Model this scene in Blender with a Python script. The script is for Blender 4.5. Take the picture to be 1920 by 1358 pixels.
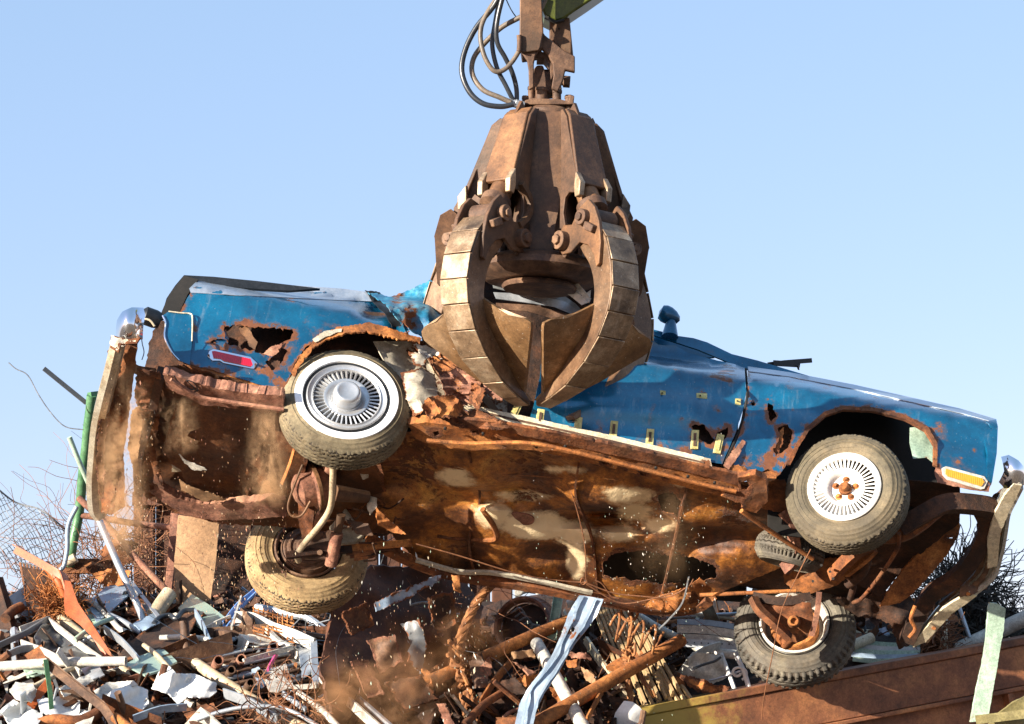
import bpy, math, random
import numpy as np
from mathutils import Vector, Matrix, noise
from mathutils.geometry import delaunay_2d_cdt
random.seed(7)
for o in list(bpy.data.objects): bpy.data.objects.remove(o)
SC = bpy.context.scene
COL = SC.collection
R_ = math.radians
# ------------------------------------------------------------------ camera
FPX, CX, CY = 4200.0, 960.0, 679.0
PITCH = R_(10); CAM = Vector((0, 0, 1.7))
RT = Vector((1, 0, 0)); FW = Vector((0, math.cos(PITCH), math.sin(PITCH))); UP = Vector((0, -math.sin(PITCH), math.cos(PITCH)))
cd = bpy.data.cameras.new('camera'); cam = bpy.data.objects.new('camera', cd); COL.objects.link(cam)
cd.sensor_width = 36; cd.lens = 36 * FPX / 1920; cd.clip_start = .1; cd.clip_end = 6000
cam.location = CAM; cam.rotation_euler = (R_(90) + PITCH, 0, 0); SC.camera = cam
# ------------------------------------------------------------------ light
SUN_EL, SUN_AZ = 12.5, 54.0        # azimuth: degrees to the left of straight behind the camera
TS = Vector((-math.sin(R_(SUN_AZ)) * math.cos(R_(SUN_EL)), -math.cos(R_(SUN_AZ)) * math.cos(R_(SUN_EL)), math.sin(R_(SUN_EL))))
w = bpy.data.worlds.new('World'); SC.world = w; w.use_nodes = True
nt = w.node_tree; nt.nodes.clear()
sky = nt.nodes.new('ShaderNodeTexSky'); sky.sky_type = 'NISHITA'; sky.sun_disc = False
sky.sun_elevation = R_(SUN_EL); sky.sun_rotation = R_(180 + SUN_AZ); sky.altitude = 0
sky.air_density = 1.0; sky.dust_density = .6; sky.ozone_density = 3.0
bg = nt.nodes.new('ShaderNodeBackground'); bg.inputs[1].default_value = .095
wo = nt.nodes.new('ShaderNodeOutputWorld')
m1 = nt.nodes.new('ShaderNodeVectorMath'); m1.operation = 'MULTIPLY_ADD'      # clear sky seen through even pale haze
m1.inputs[1].default_value = (.71, .45, .45); m1.inputs[2].default_value = (.80, 1.36, 1.90)
nt.links.new(sky.outputs[0], m1.inputs[0]); nt.links.new(m1.outputs[0], bg.inputs[0]); nt.links.new(bg.outputs[0], wo.inputs[0])
sl = bpy.data.lights.new('sun', 'SUN'); sl.energy = 5.0; sl.angle = R_(.53); sl.color = (1, .91, .77)
so = bpy.data.objects.new('sun', sl); COL.objects.link(so)
so.rotation_euler = TS.to_track_quat('Z', 'Y').to_euler(); so.location = (-8, -6, 12)
SC.view_settings.view_transform = 'Standard'; SC.view_settings.look = 'None'
SC.view_settings.gamma = 1; SC.view_settings.use_curve_mapping = False
SC.view_settings.exposure = 1.62
SC.cycles.use_denoising = True
SC.cycles.volume_bounces = 1; SC.cycles.max_bounces = 8; SC.cycles.transparent_max_bounces = 16

# ------------------------------------------------------------------ pixel -> space
def ray(u, v): return FW + RT * ((u - CX) / FPX) - UP * ((v - CY) / FPX)
def P(u, v, d): return CAM + ray(u, v) * d
def DM(u, v):                         # distance of the slope of the scrap heap
    e = (1419 - v) / 4200.0
    return min(5.84 / max(.45 - e, .05), 17.5)
def PM(u, v, off=0.): return P(u, v, DM(u, v) - off)
# car frame (x forward, y to its far side, z up)
RC = np.array([[0.98457, -0.14293, 0.10093], [0.16791, 0.60964, -0.77469], [0.0492, 0.77968, 0.62424]])
def c2w(a): return RT * a[0] - UP * a[1] + FW * a[2]
AX, AY, AZ = (c2w(RC[:, k]).normalized() for k in range(3))
CO = CAM + c2w((-1.0088, .7528, 13.0043))
CM = Matrix(((AX.x, AY.x, AZ.x, CO.x), (AX.y, AY.y, AZ.y, CO.y), (AX.z, AY.z, AZ.z, CO.z), (0, 0, 0, 1)))
CI = CM.inverted()
def C(x, y, z): return CM @ Vector((x, y, z))
def lray(u, v):
    return CI @ CAM, CI.to_3x3() @ ray(u, v)
def side(off=0., prof=True, nz=0.0):  # the car's near flank: y = f(x, z)
    def S(u, v):
        o, d = lray(u, v); y = -.88 + off
        for _ in range(6):
            t = (y - o.y) / d.y; p = o + d * t
            y = yside(p.x, p.z) + off if prof else -.88 + off
            if nz: y += nz * (noise.noise(Vector((p.x * 3, 5, p.z * 3))) + .45 * (abs(noise.noise(Vector((p.x * 9, 2, p.z * 9)))) - .2))
        t = (y - o.y) / d.y
        return CM @ (o + d * t)
    return S
def yside(x, z):
    y = -.88
    if z > .62: y += min((z - .62) * 1.1, .5)
    if z < .35: y += (.35 - z) ** 2 * .55
    y += .012 * math.sin(z * 14) + .02 * max(0, x - 3.2) ** 2 * 3
    y += .012 * noise.noise(Vector((x * 2.2, 1.3, z * 2.6))) + .005 * noise.noise(Vector((x * 7, 4, z * 7)))
    return y
def under(z0=0., amp=0., sc=2.0, fn=None):
    def S(u, v):
        o, d = lray(u, v); z = z0
        for _ in range(4):
            t = (z - o.z) / d.z; p = o + d * t
            z = z0 + (amp * noise.fractal(Vector((p.x * sc, p.y * sc, 3.1)), 1.0, 2.0, 4) if amp else 0)
            if fn: z += fn(p.x, p.y)
        t = (z - o.z) / d.z
        return CM @ (o + d * t)
    return S
def dep(d, amp=0., sc=3., du=0., dv=0., seed=0):
    def S(u, v):
        dd = d + du * (u - CX) / 340 + dv * (v - CY) / 340
        p = P(u, v, dd)
        if amp: dd += amp * noise.fractal(Vector((p.x * sc + seed, p.z * sc, seed)), 1.0, 2.0, 3)
        return P(u, v, dd)
    return S
def heap(off=.1, amp=0., sc=3., seed=0):
    def S(u, v):
        p = PM(u, v, off)
        return PM(u, v, off - (amp * noise.fractal(Vector((p.x * sc + seed, p.z * sc, seed)), 1.0, 2.0, 3) if amp else 0))
    return S

# ------------------------------------------------------------------ materials
class NB:
    def __init__(s, name):
        s.m = bpy.data.materials.new(name); s.m.use_nodes = True; s.t = s.m.node_tree; s.t.nodes.clear()
        s.out = s.t.nodes.new('ShaderNodeOutputMaterial')
    def n(s, typ, **k):
        x = s.t.nodes.new('ShaderNode' + typ)
        for a, b in k.items(): setattr(x, a, b)
        return x
    def l(s, a, b): s.t.links.new(a, b)
    def put(s, sock, v):
        if hasattr(v, 'links') or hasattr(v, 'is_linked'): s.l(v, sock)
        else: sock.default_value = v
    def math(s, op, a, b=0., c=0., clamp=False):
        x = s.n('Math', operation=op, use_clamp=clamp); s.put(x.inputs[0], a); s.put(x.inputs[1], b)
        s.put(x.inputs[2], c); return x.outputs[0]
    def noise(s, vec, sc, det=6., rough=.6, dist=0.):
        x = s.n('TexNoise'); s.l(vec, x.inputs['Vector']); x.inputs['Scale'].default_value = sc
        x.inputs['Detail'].default_value = det; x.inputs['Roughness'].default_value = rough
        x.inputs['Distortion'].default_value = dist; return x.outputs['Fac']
    def ramp(s, fac, stops):
        x = s.n('ValToRGB'); s.l(fac, x.inputs[0]); e = x.color_ramp.elements
        while len(e) < len(stops): e.new(.5)
        for i, (p, c) in enumerate(stops): e[i].position = p; e[i].color = (*c, 1)
        return x.outputs[0]
    def step(s, v, lo, hi):
        x = s.n('MapRange', interpolation_type='SMOOTHSTEP'); s.put(x.inputs[0], v); s.put(x.inputs[1], lo); s.put(x.inputs[2], hi); return x.outputs[0]
    def mix(s, f, a, b):
        x = s.n('Mix', data_type='RGBA'); s.put(x.inputs[0], f)
        for k, c in ((6, a), (7, b)):
            s.put(x.inputs[k], (*c, 1) if isinstance(c, tuple) and len(c) == 3 else c)
        return x.outputs[2]
    def mapping(s, vec, scale):
        x = s.n('Mapping'); s.l(vec, x.inputs[0]); x.inputs['Scale'].default_value = scale; return x.outputs[0]
RUST = [(.25, (.020, .007, .003)), (.42, (.07, .022, .007)), (.55, (.16, .050, .013)), (.68, (.30, .105, .026)), (.85, (.46, .21, .07))]
RUSTP = [(.25, (.03, .013, .008)), (.45, (.11, .042, .023)), (.6, (.21, .09, .05)), (.8, (.38, .19, .105))]
DUSTC = (.34, .235, .125)
def G(name, cols, scale=6., rough=.6, metal=0., rust=0., rustcols=None, bump=.3, dust=0., coat=0., rnd=True, streak=0.,
      streakc=(.6, .55, .45), mark=None, spec=.5, rustscale=None, alpha=1., chips=0., grime=0., bdist=.01, maskc=None, spk=.5):
    b = NB(name); tc = b.n('TexCoord'); vec = tc.outputs['Object']
    if rnd:
        oi = b.n('ObjectInfo'); a = b.n('VectorMath', operation='SCALE'); cmb = b.n('CombineXYZ')
        for k in range(3): b.l(oi.outputs['Random'], cmb.inputs[k])
        b.l(cmb.outputs[0], a.inputs[0]); a.inputs[3].default_value = 37.
        ad = b.n('VectorMath', operation='ADD'); b.l(vec, ad.inputs[0]); b.l(a.outputs[0], ad.inputs[1]); vec = ad.outputs[0]
    A = b.noise(vec, scale, 9, .65)
    lo, hi = .32, .68
    st = [(lo + (hi - lo) * i / max(1, len(cols) - 1), c) for i, c in enumerate(cols)]
    col = b.ramp(A, st) if len(cols) > 1 else b.mix(A, tuple(x * .9 for x in cols[0]), tuple(min(1, x * 1.1) for x in cols[0]))
    at = b.n('Attribute'); at.attribute_name = 'wear'; wr = at.outputs['Fac']
    rg = rough; mt = metal
    wr = b.math('MULTIPLY', wr, b.math('ADD', b.math('MULTIPLY', b.step(b.noise(vec, 13, 6, .7), .38, .62), .9), .3))
    fine = b.noise(vec, scale * 6, 6, .7)
    if spk:
        s1 = b.noise(vec, 34, 5, .75); s2 = b.noise(vec, 130, 3, .7)
        sp = b.math('ADD', b.math('MULTIPLY', s1, 1.3), b.math('MULTIPLY', s2, .9))      # about 1.1
        fac = b.math('ADD', b.math('MULTIPLY', b.math('SUBTRACT', sp, 1.1), 2.6 * spk), 1.0)
        vm = b.n('VectorMath', operation='SCALE'); b.l(col, vm.inputs[0]); b.l(b.math('MAXIMUM', fac, .12), vm.inputs[3]); col = vm.outputs[0]
    if grime:
        g = b.step(b.noise(vec, scale * .5, 7, .7, .5), .42, .75)
        col = b.mix(b.math('MULTIPLY', g, grime), col, (.06, .045, .03))
    if streak:
        sv = b.mapping(vec, (1, 1, .07)); sn = b.step(b.noise(sv, 26, 5, .7), .52, .78)
        sg = b.step(b.noise(vec, 1.6, 3), .45, .65)
        col = b.mix(b.math('MULTIPLY', b.math('MULTIPLY', sn, sg), streak), col, streakc)
    if chips:
        ch = b.step(b.noise(vec, 95, 3, .5), .69, .73)
        col = b.mix(b.math('MULTIPLY', ch, chips), col, (.55, .5, .42))
    if mark is not None:
        am = b.n('Attribute'); am.attribute_name = 'mark'
        mk_ = b.step(b.math('ADD', am.outputs['Fac'], b.math('MULTIPLY', b.noise(vec, 9, 9, .75), .8)),   .60, .88)
        col = b.mix(mk_, col, mark)
    hgt = b.math('ADD', b.math('MULTIPLY', A, .7), b.math('MULTIPLY', fine, .3))
    rs = rustscale or 3.
    B = b.noise(vec, rs, 10, .72, .3)
    thr = .80 - rust * .42
    msk = b.step(b.math('ADD', B, b.math('MULTIPLY', wr, .45)), thr, thr + .05)
    if spk and rust > .1:
        halo = b.step(b.math('ADD', B, b.math('MULTIPLY', wr, .45)), thr - .10, thr)
        col = b.mix(b.math('MULTIPLY', halo, .35), col, (.20, .09, .035))
    rc = b.ramp(b.math('ADD', b.math('MULTIPLY', b.noise(vec, 9, 9, .7), .6), b.math('MULTIPLY', fine, .4)), rustcols or RUST)
    col = b.mix(msk, col, maskc if maskc else rc)
    x = b.n('Mix', data_type='FLOAT'); b.l(msk, x.inputs[0]); x.inputs[2].default_value = rough; x.inputs[3].default_value = .9; rg = x.outputs[0]
    x = b.n('Mix', data_type='FLOAT'); b.l(msk, x.inputs[0]); x.inputs[2].default_value = metal; x.inputs[3].default_value = 0.; mt = x.outputs[0]
    hgt = b.math('ADD', hgt, b.math('MULTIPLY', b.math('MULTIPLY', msk, fine), 1.2))
    if dust:
        dm = b.step(b.noise(vec, 2.3, 8, .65), .62 - dust * .5, .9 - dust * .5)
        col = b.mix(b.math('MULTIPLY', dm, min(1, dust + .15)), col, DUSTC)
        x = b.n('Mix', data_type='FLOAT'); b.l(dm, x.inputs[0]); b.l(rg, x.inputs[2]); x.inputs[3].default_value = .95; rg = x.outputs[0]
        x = b.n('Mix', data_type='FLOAT'); b.l(dm, x.inputs[0]); b.l(mt, x.inputs[2]); x.inputs[3].default_value = 0; mt = x.outputs[0]
    p = b.n('BsdfPrincipled'); b.l(col, p.inputs['Base Color']); b.put(p.inputs['Roughness'], rg); b.put(p.inputs['Metallic'], mt)
    p.inputs['Specular IOR Level'].default_value = spec; p.inputs['Coat Weight'].default_value = coat; p.inputs['Coat Roughness'].default_value = .12
    p.inputs['Alpha'].default_value = alpha
    bp = b.n('Bump'); bp.inputs['Strength'].default_value = bump; bp.inputs['Distance'].default_value = bdist; b.l(hgt, bp.inputs['Height'])
    b.l(bp.outputs[0], p.inputs['Normal']); b.l(p.outputs[0], b.out.inputs[0])
    return b.m
M = {}
M['blue'] = G('blue_paint', [(.002, .040, .088), (.003, .095, .195), (.005, .175, .32)], 1.6, .27, .42, .27, bump=.12, coat=.5, rnd=False, streak=.45,
              streakc=(.35, .42, .45), chips=.3, rustscale=5.5, grime=.15, spk=.18)
M['teal'] = G('faded_teal_paint', [(.006, .07, .16), (.015, .16, .27), (.14, .32, .38)], 5, .5, .1, .42, bump=.5, rnd=False, chips=.8)
M['topgrey'] = G('sky_lit_shoulder_paint', [(.17, .22, .30), (.30, .35, .42), (.10, .20, .33)], 4, .35, .3, .15, bump=.1, rnd=False, coat=.3, spk=0.2)  # sky reflection on the body shoulders put into the colour as lighter grey
M['black'] = G('black_metal', [(.006, .008, .010), (.02, .022, .026)], 5, .45, .2, .18, bump=.2)
M['rust'] = G('rust', [c for _, c in RUST[:4]], 4, .88, 0, .55, bump=.9, bdist=.02, spk=0.8)
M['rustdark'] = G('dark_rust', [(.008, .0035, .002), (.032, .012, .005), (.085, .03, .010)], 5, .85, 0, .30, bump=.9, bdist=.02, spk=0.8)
M['rustor'] = G('orange_rust', [(.09, .028, .007), (.26, .088, .020), (.46, .18, .045)], 5, .88, 0, .45, bump=.8, bdist=.015, spk=0.8)
M['rustpink'] = G('pinkish_rust', [(.08, .032, .020), (.20, .085, .052), (.36, .18, .11)], 6, .85, 0, .35, rustcols=RUSTP, bump=.8, dust=.15, bdist=.015, spk=0.7)
M['floor'] = G('rusted_floor_pan', [(.018, .006, .002), (.09, .028, .006), (.34, .125, .02), (.56, .29, .06)], 3.2, .6, .05, .35, bump=.9, rnd=False, mark=(.80, .63, .38), bdist=.02, spec=.6, spk=0.75)
M['tank'] = G('rusty_tank_sheet', [(.03, .012, .005), (.09, .032, .010), (.19, .07, .018)], 2.5, .7, .1, .30, bump=.7, rnd=False, dust=.10, bdist=.015, spk=0.7)
M['cream'] = G('cream_primer', [(.30, .27, .20), (.50, .45, .36)], 5, .55, 0, .42, bump=.4, grime=.3)
M['creamtrim'] = G('cream_trim', [(.55, .46, .30), (.70, .62, .46)], 8, .45, .2, .12, bump=.2, grime=.3)
M['brass'] = G('yellowed_clip', [(.40, .33, .10), (.62, .54, .24)], 14, .5, .2, .22, bump=.2)
M['chrome'] = G('chrome', [(.75, .78, .85)], 3, .10, 1.0, .12, bump=.05, rnd=False, spk=0)
M['bumper'] = G('bumper_chrome_rusty', [(.62, .58, .48), (.5, .42, .28)], 3, .35, .7, .50, bump=.5, rnd=False)
M['bumperpale'] = G('pale_worn_chrome', [(.70, .68, .60), (.55, .50, .38)], 4, .3, .75, .30, bump=.3, rnd=False)
M['alum'] = G('wheel_cover_aluminium', [(.48, .49, .50), (.60, .61, .62)], 4, .33, .7, .05, bump=.1, spec=.5, grime=.15, spk=0.12)
M['whitewheel'] = G('white_wheel_paint', [(.66, .64, .60), (.80, .78, .74)], 6, .5, 0, .16, bump=.2, grime=.35, spk=0.25)
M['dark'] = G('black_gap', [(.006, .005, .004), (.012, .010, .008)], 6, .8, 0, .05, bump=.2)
M['tyretan'] = G('dusty_tyre_rubber', [(.15, .095, .045), (.28, .19, .09), (.38, .275, .145)], 5, .92, 0, .0, bump=.5, maskc=(.05, .04, .03), grime=.25)
M['tyredust'] = G('dusty_olive_tyre_rubber', [(.06, .05, .03), (.15, .12, .07), (.28, .22, .13)], 3, .85, 0, .0, bump=.4, dust=.22, maskc=(.05, .04, .03), grime=.55)
M['tyregrey'] = G('tyre_rubber', [(.03, .028, .023), (.08, .07, .055), (.15, .13, .09)], 4, .8, 0, .0, bump=.4, dust=.16, maskc=(.05, .04, .03))
M['tyreolive'] = G('worn_tyre_rubber', [(.035, .030, .019), (.08, .066, .040), (.17, .13, .075)], 3, .8, 0, .0, bump=.4, dust=.10, maskc=(.05, .04, .03), grime=.6)
M['whitewall'] = G('whitewall', [(.82, .84, .86)], 6, .6, 0, 0, bump=.1, maskc=(.5, .5, .5), spk=0.1)
M['grab'] = G('grab_steel', [(.030, .015, .008), (.08, .038, .019), (.17, .085, .04)], 3.2, .62, .15, .30, bump=.5, dust=.14, rustcols=RUSTP, bdist=.012, grime=.5, streak=.5, streakc=(.03, .018, .012))
M['graborange'] = G('orange_and_lit_grab_steel', [(.035, .017, .009), (.12, .055, .023), (.23, .11, .045)], 3, .6, .15, .2, bump=.5, dust=.1, rustcols=RUSTP, grime=.6, streak=.6, streakc=(.04, .025, .018))  # lighter orange copy of the grab steel; paints the sunlit left cover too
M['tine'] = G('tine_steel', [(.045, .022, .011), (.13, .068, .034), (.26, .155, .085)], 3, .5, .25, .15, bump=.35, rustcols=RUSTP, chips=.5, grime=.6, streak=.2, streakc=(.6, .5, .38))
M['wearp'] = G('wear_plate_steel', [(.06, .036, .02), (.23, .15, .088), (.48, .37, .25)], 4, .42, .35, .18, bump=.3, rustcols=RUSTP, chips=.8, grime=.4, streak=.3, streakc=(.7, .6, .48))
M['shell'] = G('tine_shell_steel', [(.07, .034, .014), (.21, .115, .05), (.40, .26, .145)], 2.5, .5, .25, .25, bump=.35, rustcols=RUSTP, chips=.8, grime=.45, streak=.5, streakc=(.10, .06, .035))
M['castiron'] = G('brown_iron', [(.03, .015, .009), (.09, .046, .026), (.18, .10, .055)], 8, .7, .1, .3, bump=.6, rustcols=RUSTP)
M['hose'] = G('hydraulic_hose_rubber', [(.010, .012, .016), (.03, .034, .04)], 8, .32, 0, 0, bump=.15, dust=.06, spk=0.2)
M['hosebrown'] = G('dusty_hose_rubber', [(.06, .05, .04), (.16, .12, .085)], 5, .5, 0, 0, bump=.2, dust=.2)
M['boom'] = G('shaded_yellow_green_boom_paint', [(.03, .035, .005), (.09, .11, .010)], 4, .4, 0, .1, bump=.1, grime=.2)  # darkened to olive to stand for the shaded underside of the boom
M['steelsheet'] = G('grey_roof_sheet', [(.22, .24, .25), (.38, .40, .41)], 3, .35, .5, .15, bump=.2, spk=0.2)
M['white'] = G('white_plastic', [(.55, .55, .53), (.70, .70, .68)], 5, .5, 0, .08, bump=.4, grime=.2, spec=.5, spk=0.12)
M['whitedirty'] = G('dirty_white_paint', [(.40, .37, .32), (.56, .54, .48)], 6, .5, 0, .22, bump=.35, grime=.5)
M['beige'] = G('beige_pipe', [(.34, .26, .16), (.50, .41, .28)], 6, .5, 0, .20, bump=.25, grime=.35)
M['galv'] = G('galvanised_steel', [(.30, .33, .36), (.46, .49, .53)], 7, .42, .55, .12, bump=.15, grime=.2, spk=0.2)
M['lightblue'] = G('pale_blue_painted_steel', [(.22, .30, .40), (.33, .42, .52)], 5, .4, .25, .12, bump=.2, grime=.3, spk=0.2)
M['bluestrap'] = G('blue_strap', [(.10, .22, .50), (.2, .33, .6)], 6, .45, 0, .05, bump=.1)
M['green'] = G('green_painted_steel', [(.035, .12, .05), (.09, .21, .10)], 6, .45, .1, .35, bump=.4, grime=.2)
M['mint'] = G('mint_paint', [(.24, .35, .27), (.36, .46, .36)], 5, .5, 0, .20, bump=.3, grime=.3)
M['orange'] = G('orange_painted_steel', [(.30, .065, .014), (.42, .10, .024)], 4, .5, 0, .22, bump=.3, grime=.15)
M['glass'] = G('green_tinted_glass', [(.30, .42, .36), (.38, .5, .43)], 3, .12, 0, 0, bump=.05, alpha=.62, spec=.8, spk=0)
M['wood'] = G('weathered_slats', [(.30, .20, .095), (.42, .30, .16)], 6, .7, 0, .05, bump=.2, grime=.3, streak=.3, spk=.12)
M['plaster'] = G('tan_board', [(.24, .13, .06), (.36, .21, .105)], 2, .75, 0, .15, bump=.3, grime=.25)
M['plasticgrey'] = G('grey_plastic_sheet', [(.05, .055, .06), (.11, .115, .12)], 4, .38, 0, 0, bump=.3, spec=.6, dust=.05, spk=0.15)
M['beam'] = G('rusted_container_steel', [(.06, .024, .014), (.20, .075, .032), (.36, .15, .055)], 2.2, .7, .1, .30, bump=.5, mark=(.36, .25, .05), bdist=.012, rustcols=RUSTP)
M['wirer'] = G('rusty_wire', [(.09, .035, .016), (.24, .095, .035)], 20, .8, 0, .2, bump=.3)
M['wiregrey'] = G('grey_wire', [(.10, .11, .12), (.26, .27, .28)], 20, .5, .5, .15, bump=.1)
M['rope'] = G('rusty_wire_rope', [(.10, .035, .012), (.24, .095, .03), (.36, .16, .055)], 12, .8, 0, .25, bump=.6)
M['twig'] = G('dark_twigs', [(.012, .010, .008), (.035, .030, .022)], 10, .8, 0, 0, bump=.2)
M['leaf'] = G('small_dark_leaf', [(.015, .022, .010), (.05, .055, .025)], 10, .6, 0, 0, bump=.1)
M['ground'] = G('dirt_ground', [(.07, .045, .028), (.15, .10, .06), (.22, .16, .10)], .8, .95, 0, .15, bump=.6, bdist=.05)
M['moundm'] = G('packed_scrap', [(.008, .005, .003), (.03, .013, .007), (.08, .03, .012)], 5, .85, 0, .22, bump=1, bdist=.05)
M['wall'] = G('rusted_tank_wall', [(.022, .008, .004), (.065, .021, .008), (.13, .044, .015)], 1.8, .75, 0, .22, bump=.6, bdist=.02, streak=.4, streakc=(.02, .012, .008))
M['olive'] = G('olive_metal', [(.08, .065, .02), (.18, .15, .06), (.3, .25, .12)], 4, .6, .1, .3, bump=.4)
M['pink'] = G('pink_wire', [(.5, .06, .2)], 10, .5, 0, 0)
def glassy(name, col, em=0):
    b = NB(name); p = b.n('BsdfPrincipled'); tc = b.n('TexCoord')
    nz = b.noise(tc.outputs['Object'], 30, 4)
    c = b.mix(nz, tuple(x * .55 for x in col), col); b.l(c, p.inputs['Base Color'])
    p.inputs['Roughness'].default_value = .15; p.inputs['Coat Weight'].default_value = .6
    wv = b.n('TexWave'); wv.inputs['Scale'].default_value = 28; b.l(tc.outputs['Object'], wv.inputs['Vector'])
    bp = b.n('Bump'); bp.inputs['Strength'].default_value = .25; bp.inputs['Distance'].default_value = .004; b.l(wv.outputs['Fac'], bp.inputs['Height']); b.l(bp.outputs[0], p.inputs['Normal'])
    b.l(p.outputs[0], b.out.inputs[0]); return b.m
M['red'] = glassy('red_lens', (.55, .006, .03)); M['amber'] = glassy('amber_lens', (.70, .33, .02))

# ------------------------------------------------------------------ object building
INV = {}
def thing(name, label, cat, M4=None, loc=(0, 0, 0), group=None):
    o = bpy.data.objects.new(name, None); COL.objects.link(o); o.empty_display_size = .1
    m = M4 if M4 is not None else Matrix.Translation(Vector(loc))
    o.matrix_world = m; o['label'] = label; o['category'] = cat
    if group: o['group'] = group
    INV[o.name] = m.inverted(); return o
def sub(name, parent):               # an empty part that only carries sub-parts
    o = bpy.data.objects.new(name, None); COL.objects.link(o); o.parent = parent; o.empty_display_size = .05
    INV[o.name] = INV[parent.name]; return o
def mk(name, V, F, mat, parent=None, label=None, cat=None, group=None, kind=None, ang=40, attrs=None, mats=None, mi=None):
    V = [Vector(v) for v in V]
    if parent is not None:
        inv = INV[parent.name]; L = [inv @ v for v in V]; loc = None
    else:
        c = sum(V, Vector()) / max(1, len(V)); zmin = min(v.z for v in V); c.z = zmin; loc = c; L = [v - c for v in V]
    me = bpy.data.meshes.new(name); me.from_pydata(L, [], F); me.update()
    for mm in (mats or [mat]): me.materials.append(M[mm] if isinstance(mm, str) else mm)
    me.polygons.foreach_set('use_smooth', [True] * len(me.polygons))
    if mi is not None: me.polygons.foreach_set('material_index', mi)
    if attrs:
        for k, a in attrs.items():
            at = me.attributes.new(k, 'FLOAT', 'POINT'); at.data.foreach_set('value', a)
    try: me.set_sharp_from_angle(angle=R_(ang))
    except Exception: pass
    o = bpy.data.objects.new(name, me); COL.objects.link(o)
    if parent is not None: o.parent = parent; INV[o.name] = INV[parent.name]
    else: o.location = loc; INV[o.name] = Matrix.Translation(loc).inverted()
    if label: o['label'] = label
    if cat: o['category'] = cat
    if group: o['group'] = group
    if kind: o['kind'] = kind
    return o
def inpoly(P2, poly):
    x, y = P2[:, 0], P2[:, 1]; r = np.zeros(len(P2), bool); n = len(poly)
    for i in range(n):
        x1, y1 = poly[i]; x2, y2 = poly[(i + 1) % n]
        if y1 == y2: continue
        c = ((y1 > y) != (y2 > y)) & (x < (x2 - x1) * (y - y1) / (y2 - y1) + x1); r ^= c
    return r
def jagged(poly, step, jag, seed=0):
    out = []; n = len(poly)
    for i in range(n):
        a = Vector(poly[i]).to_2d(); b = Vector(poly[(i + 1) % n]).to_2d(); k = max(1, int((b - a).length / step))
        for j in range(k):
            p = a.lerp(b, j / k)
            if jag:
                nv = .7 * noise.noise_vector(Vector((p.x * .11, p.y * .11, seed + 1.7))) + .9 * noise.noise_vector(Vector((p.x * .45, p.y * .45, seed + 9.7)))
                p = p + Vector((nv.x, nv.y)) * jag
            out.append((p.x, p.y))
    return out
def edist(P2, poly):
    d = np.full(len(P2), 1e9); n = len(poly)
    for i in range(n):
        a = np.array(poly[i]); b = np.array(poly[(i + 1) % n]); ab = b - a; L2 = (ab ** 2).sum() + 1e-9
        t = np.clip(((P2 - a) @ ab) / L2, 0, 1); d = np.minimum(d, np.hypot(*(P2 - a - t[:, None] * ab).T))
    return d
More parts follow.
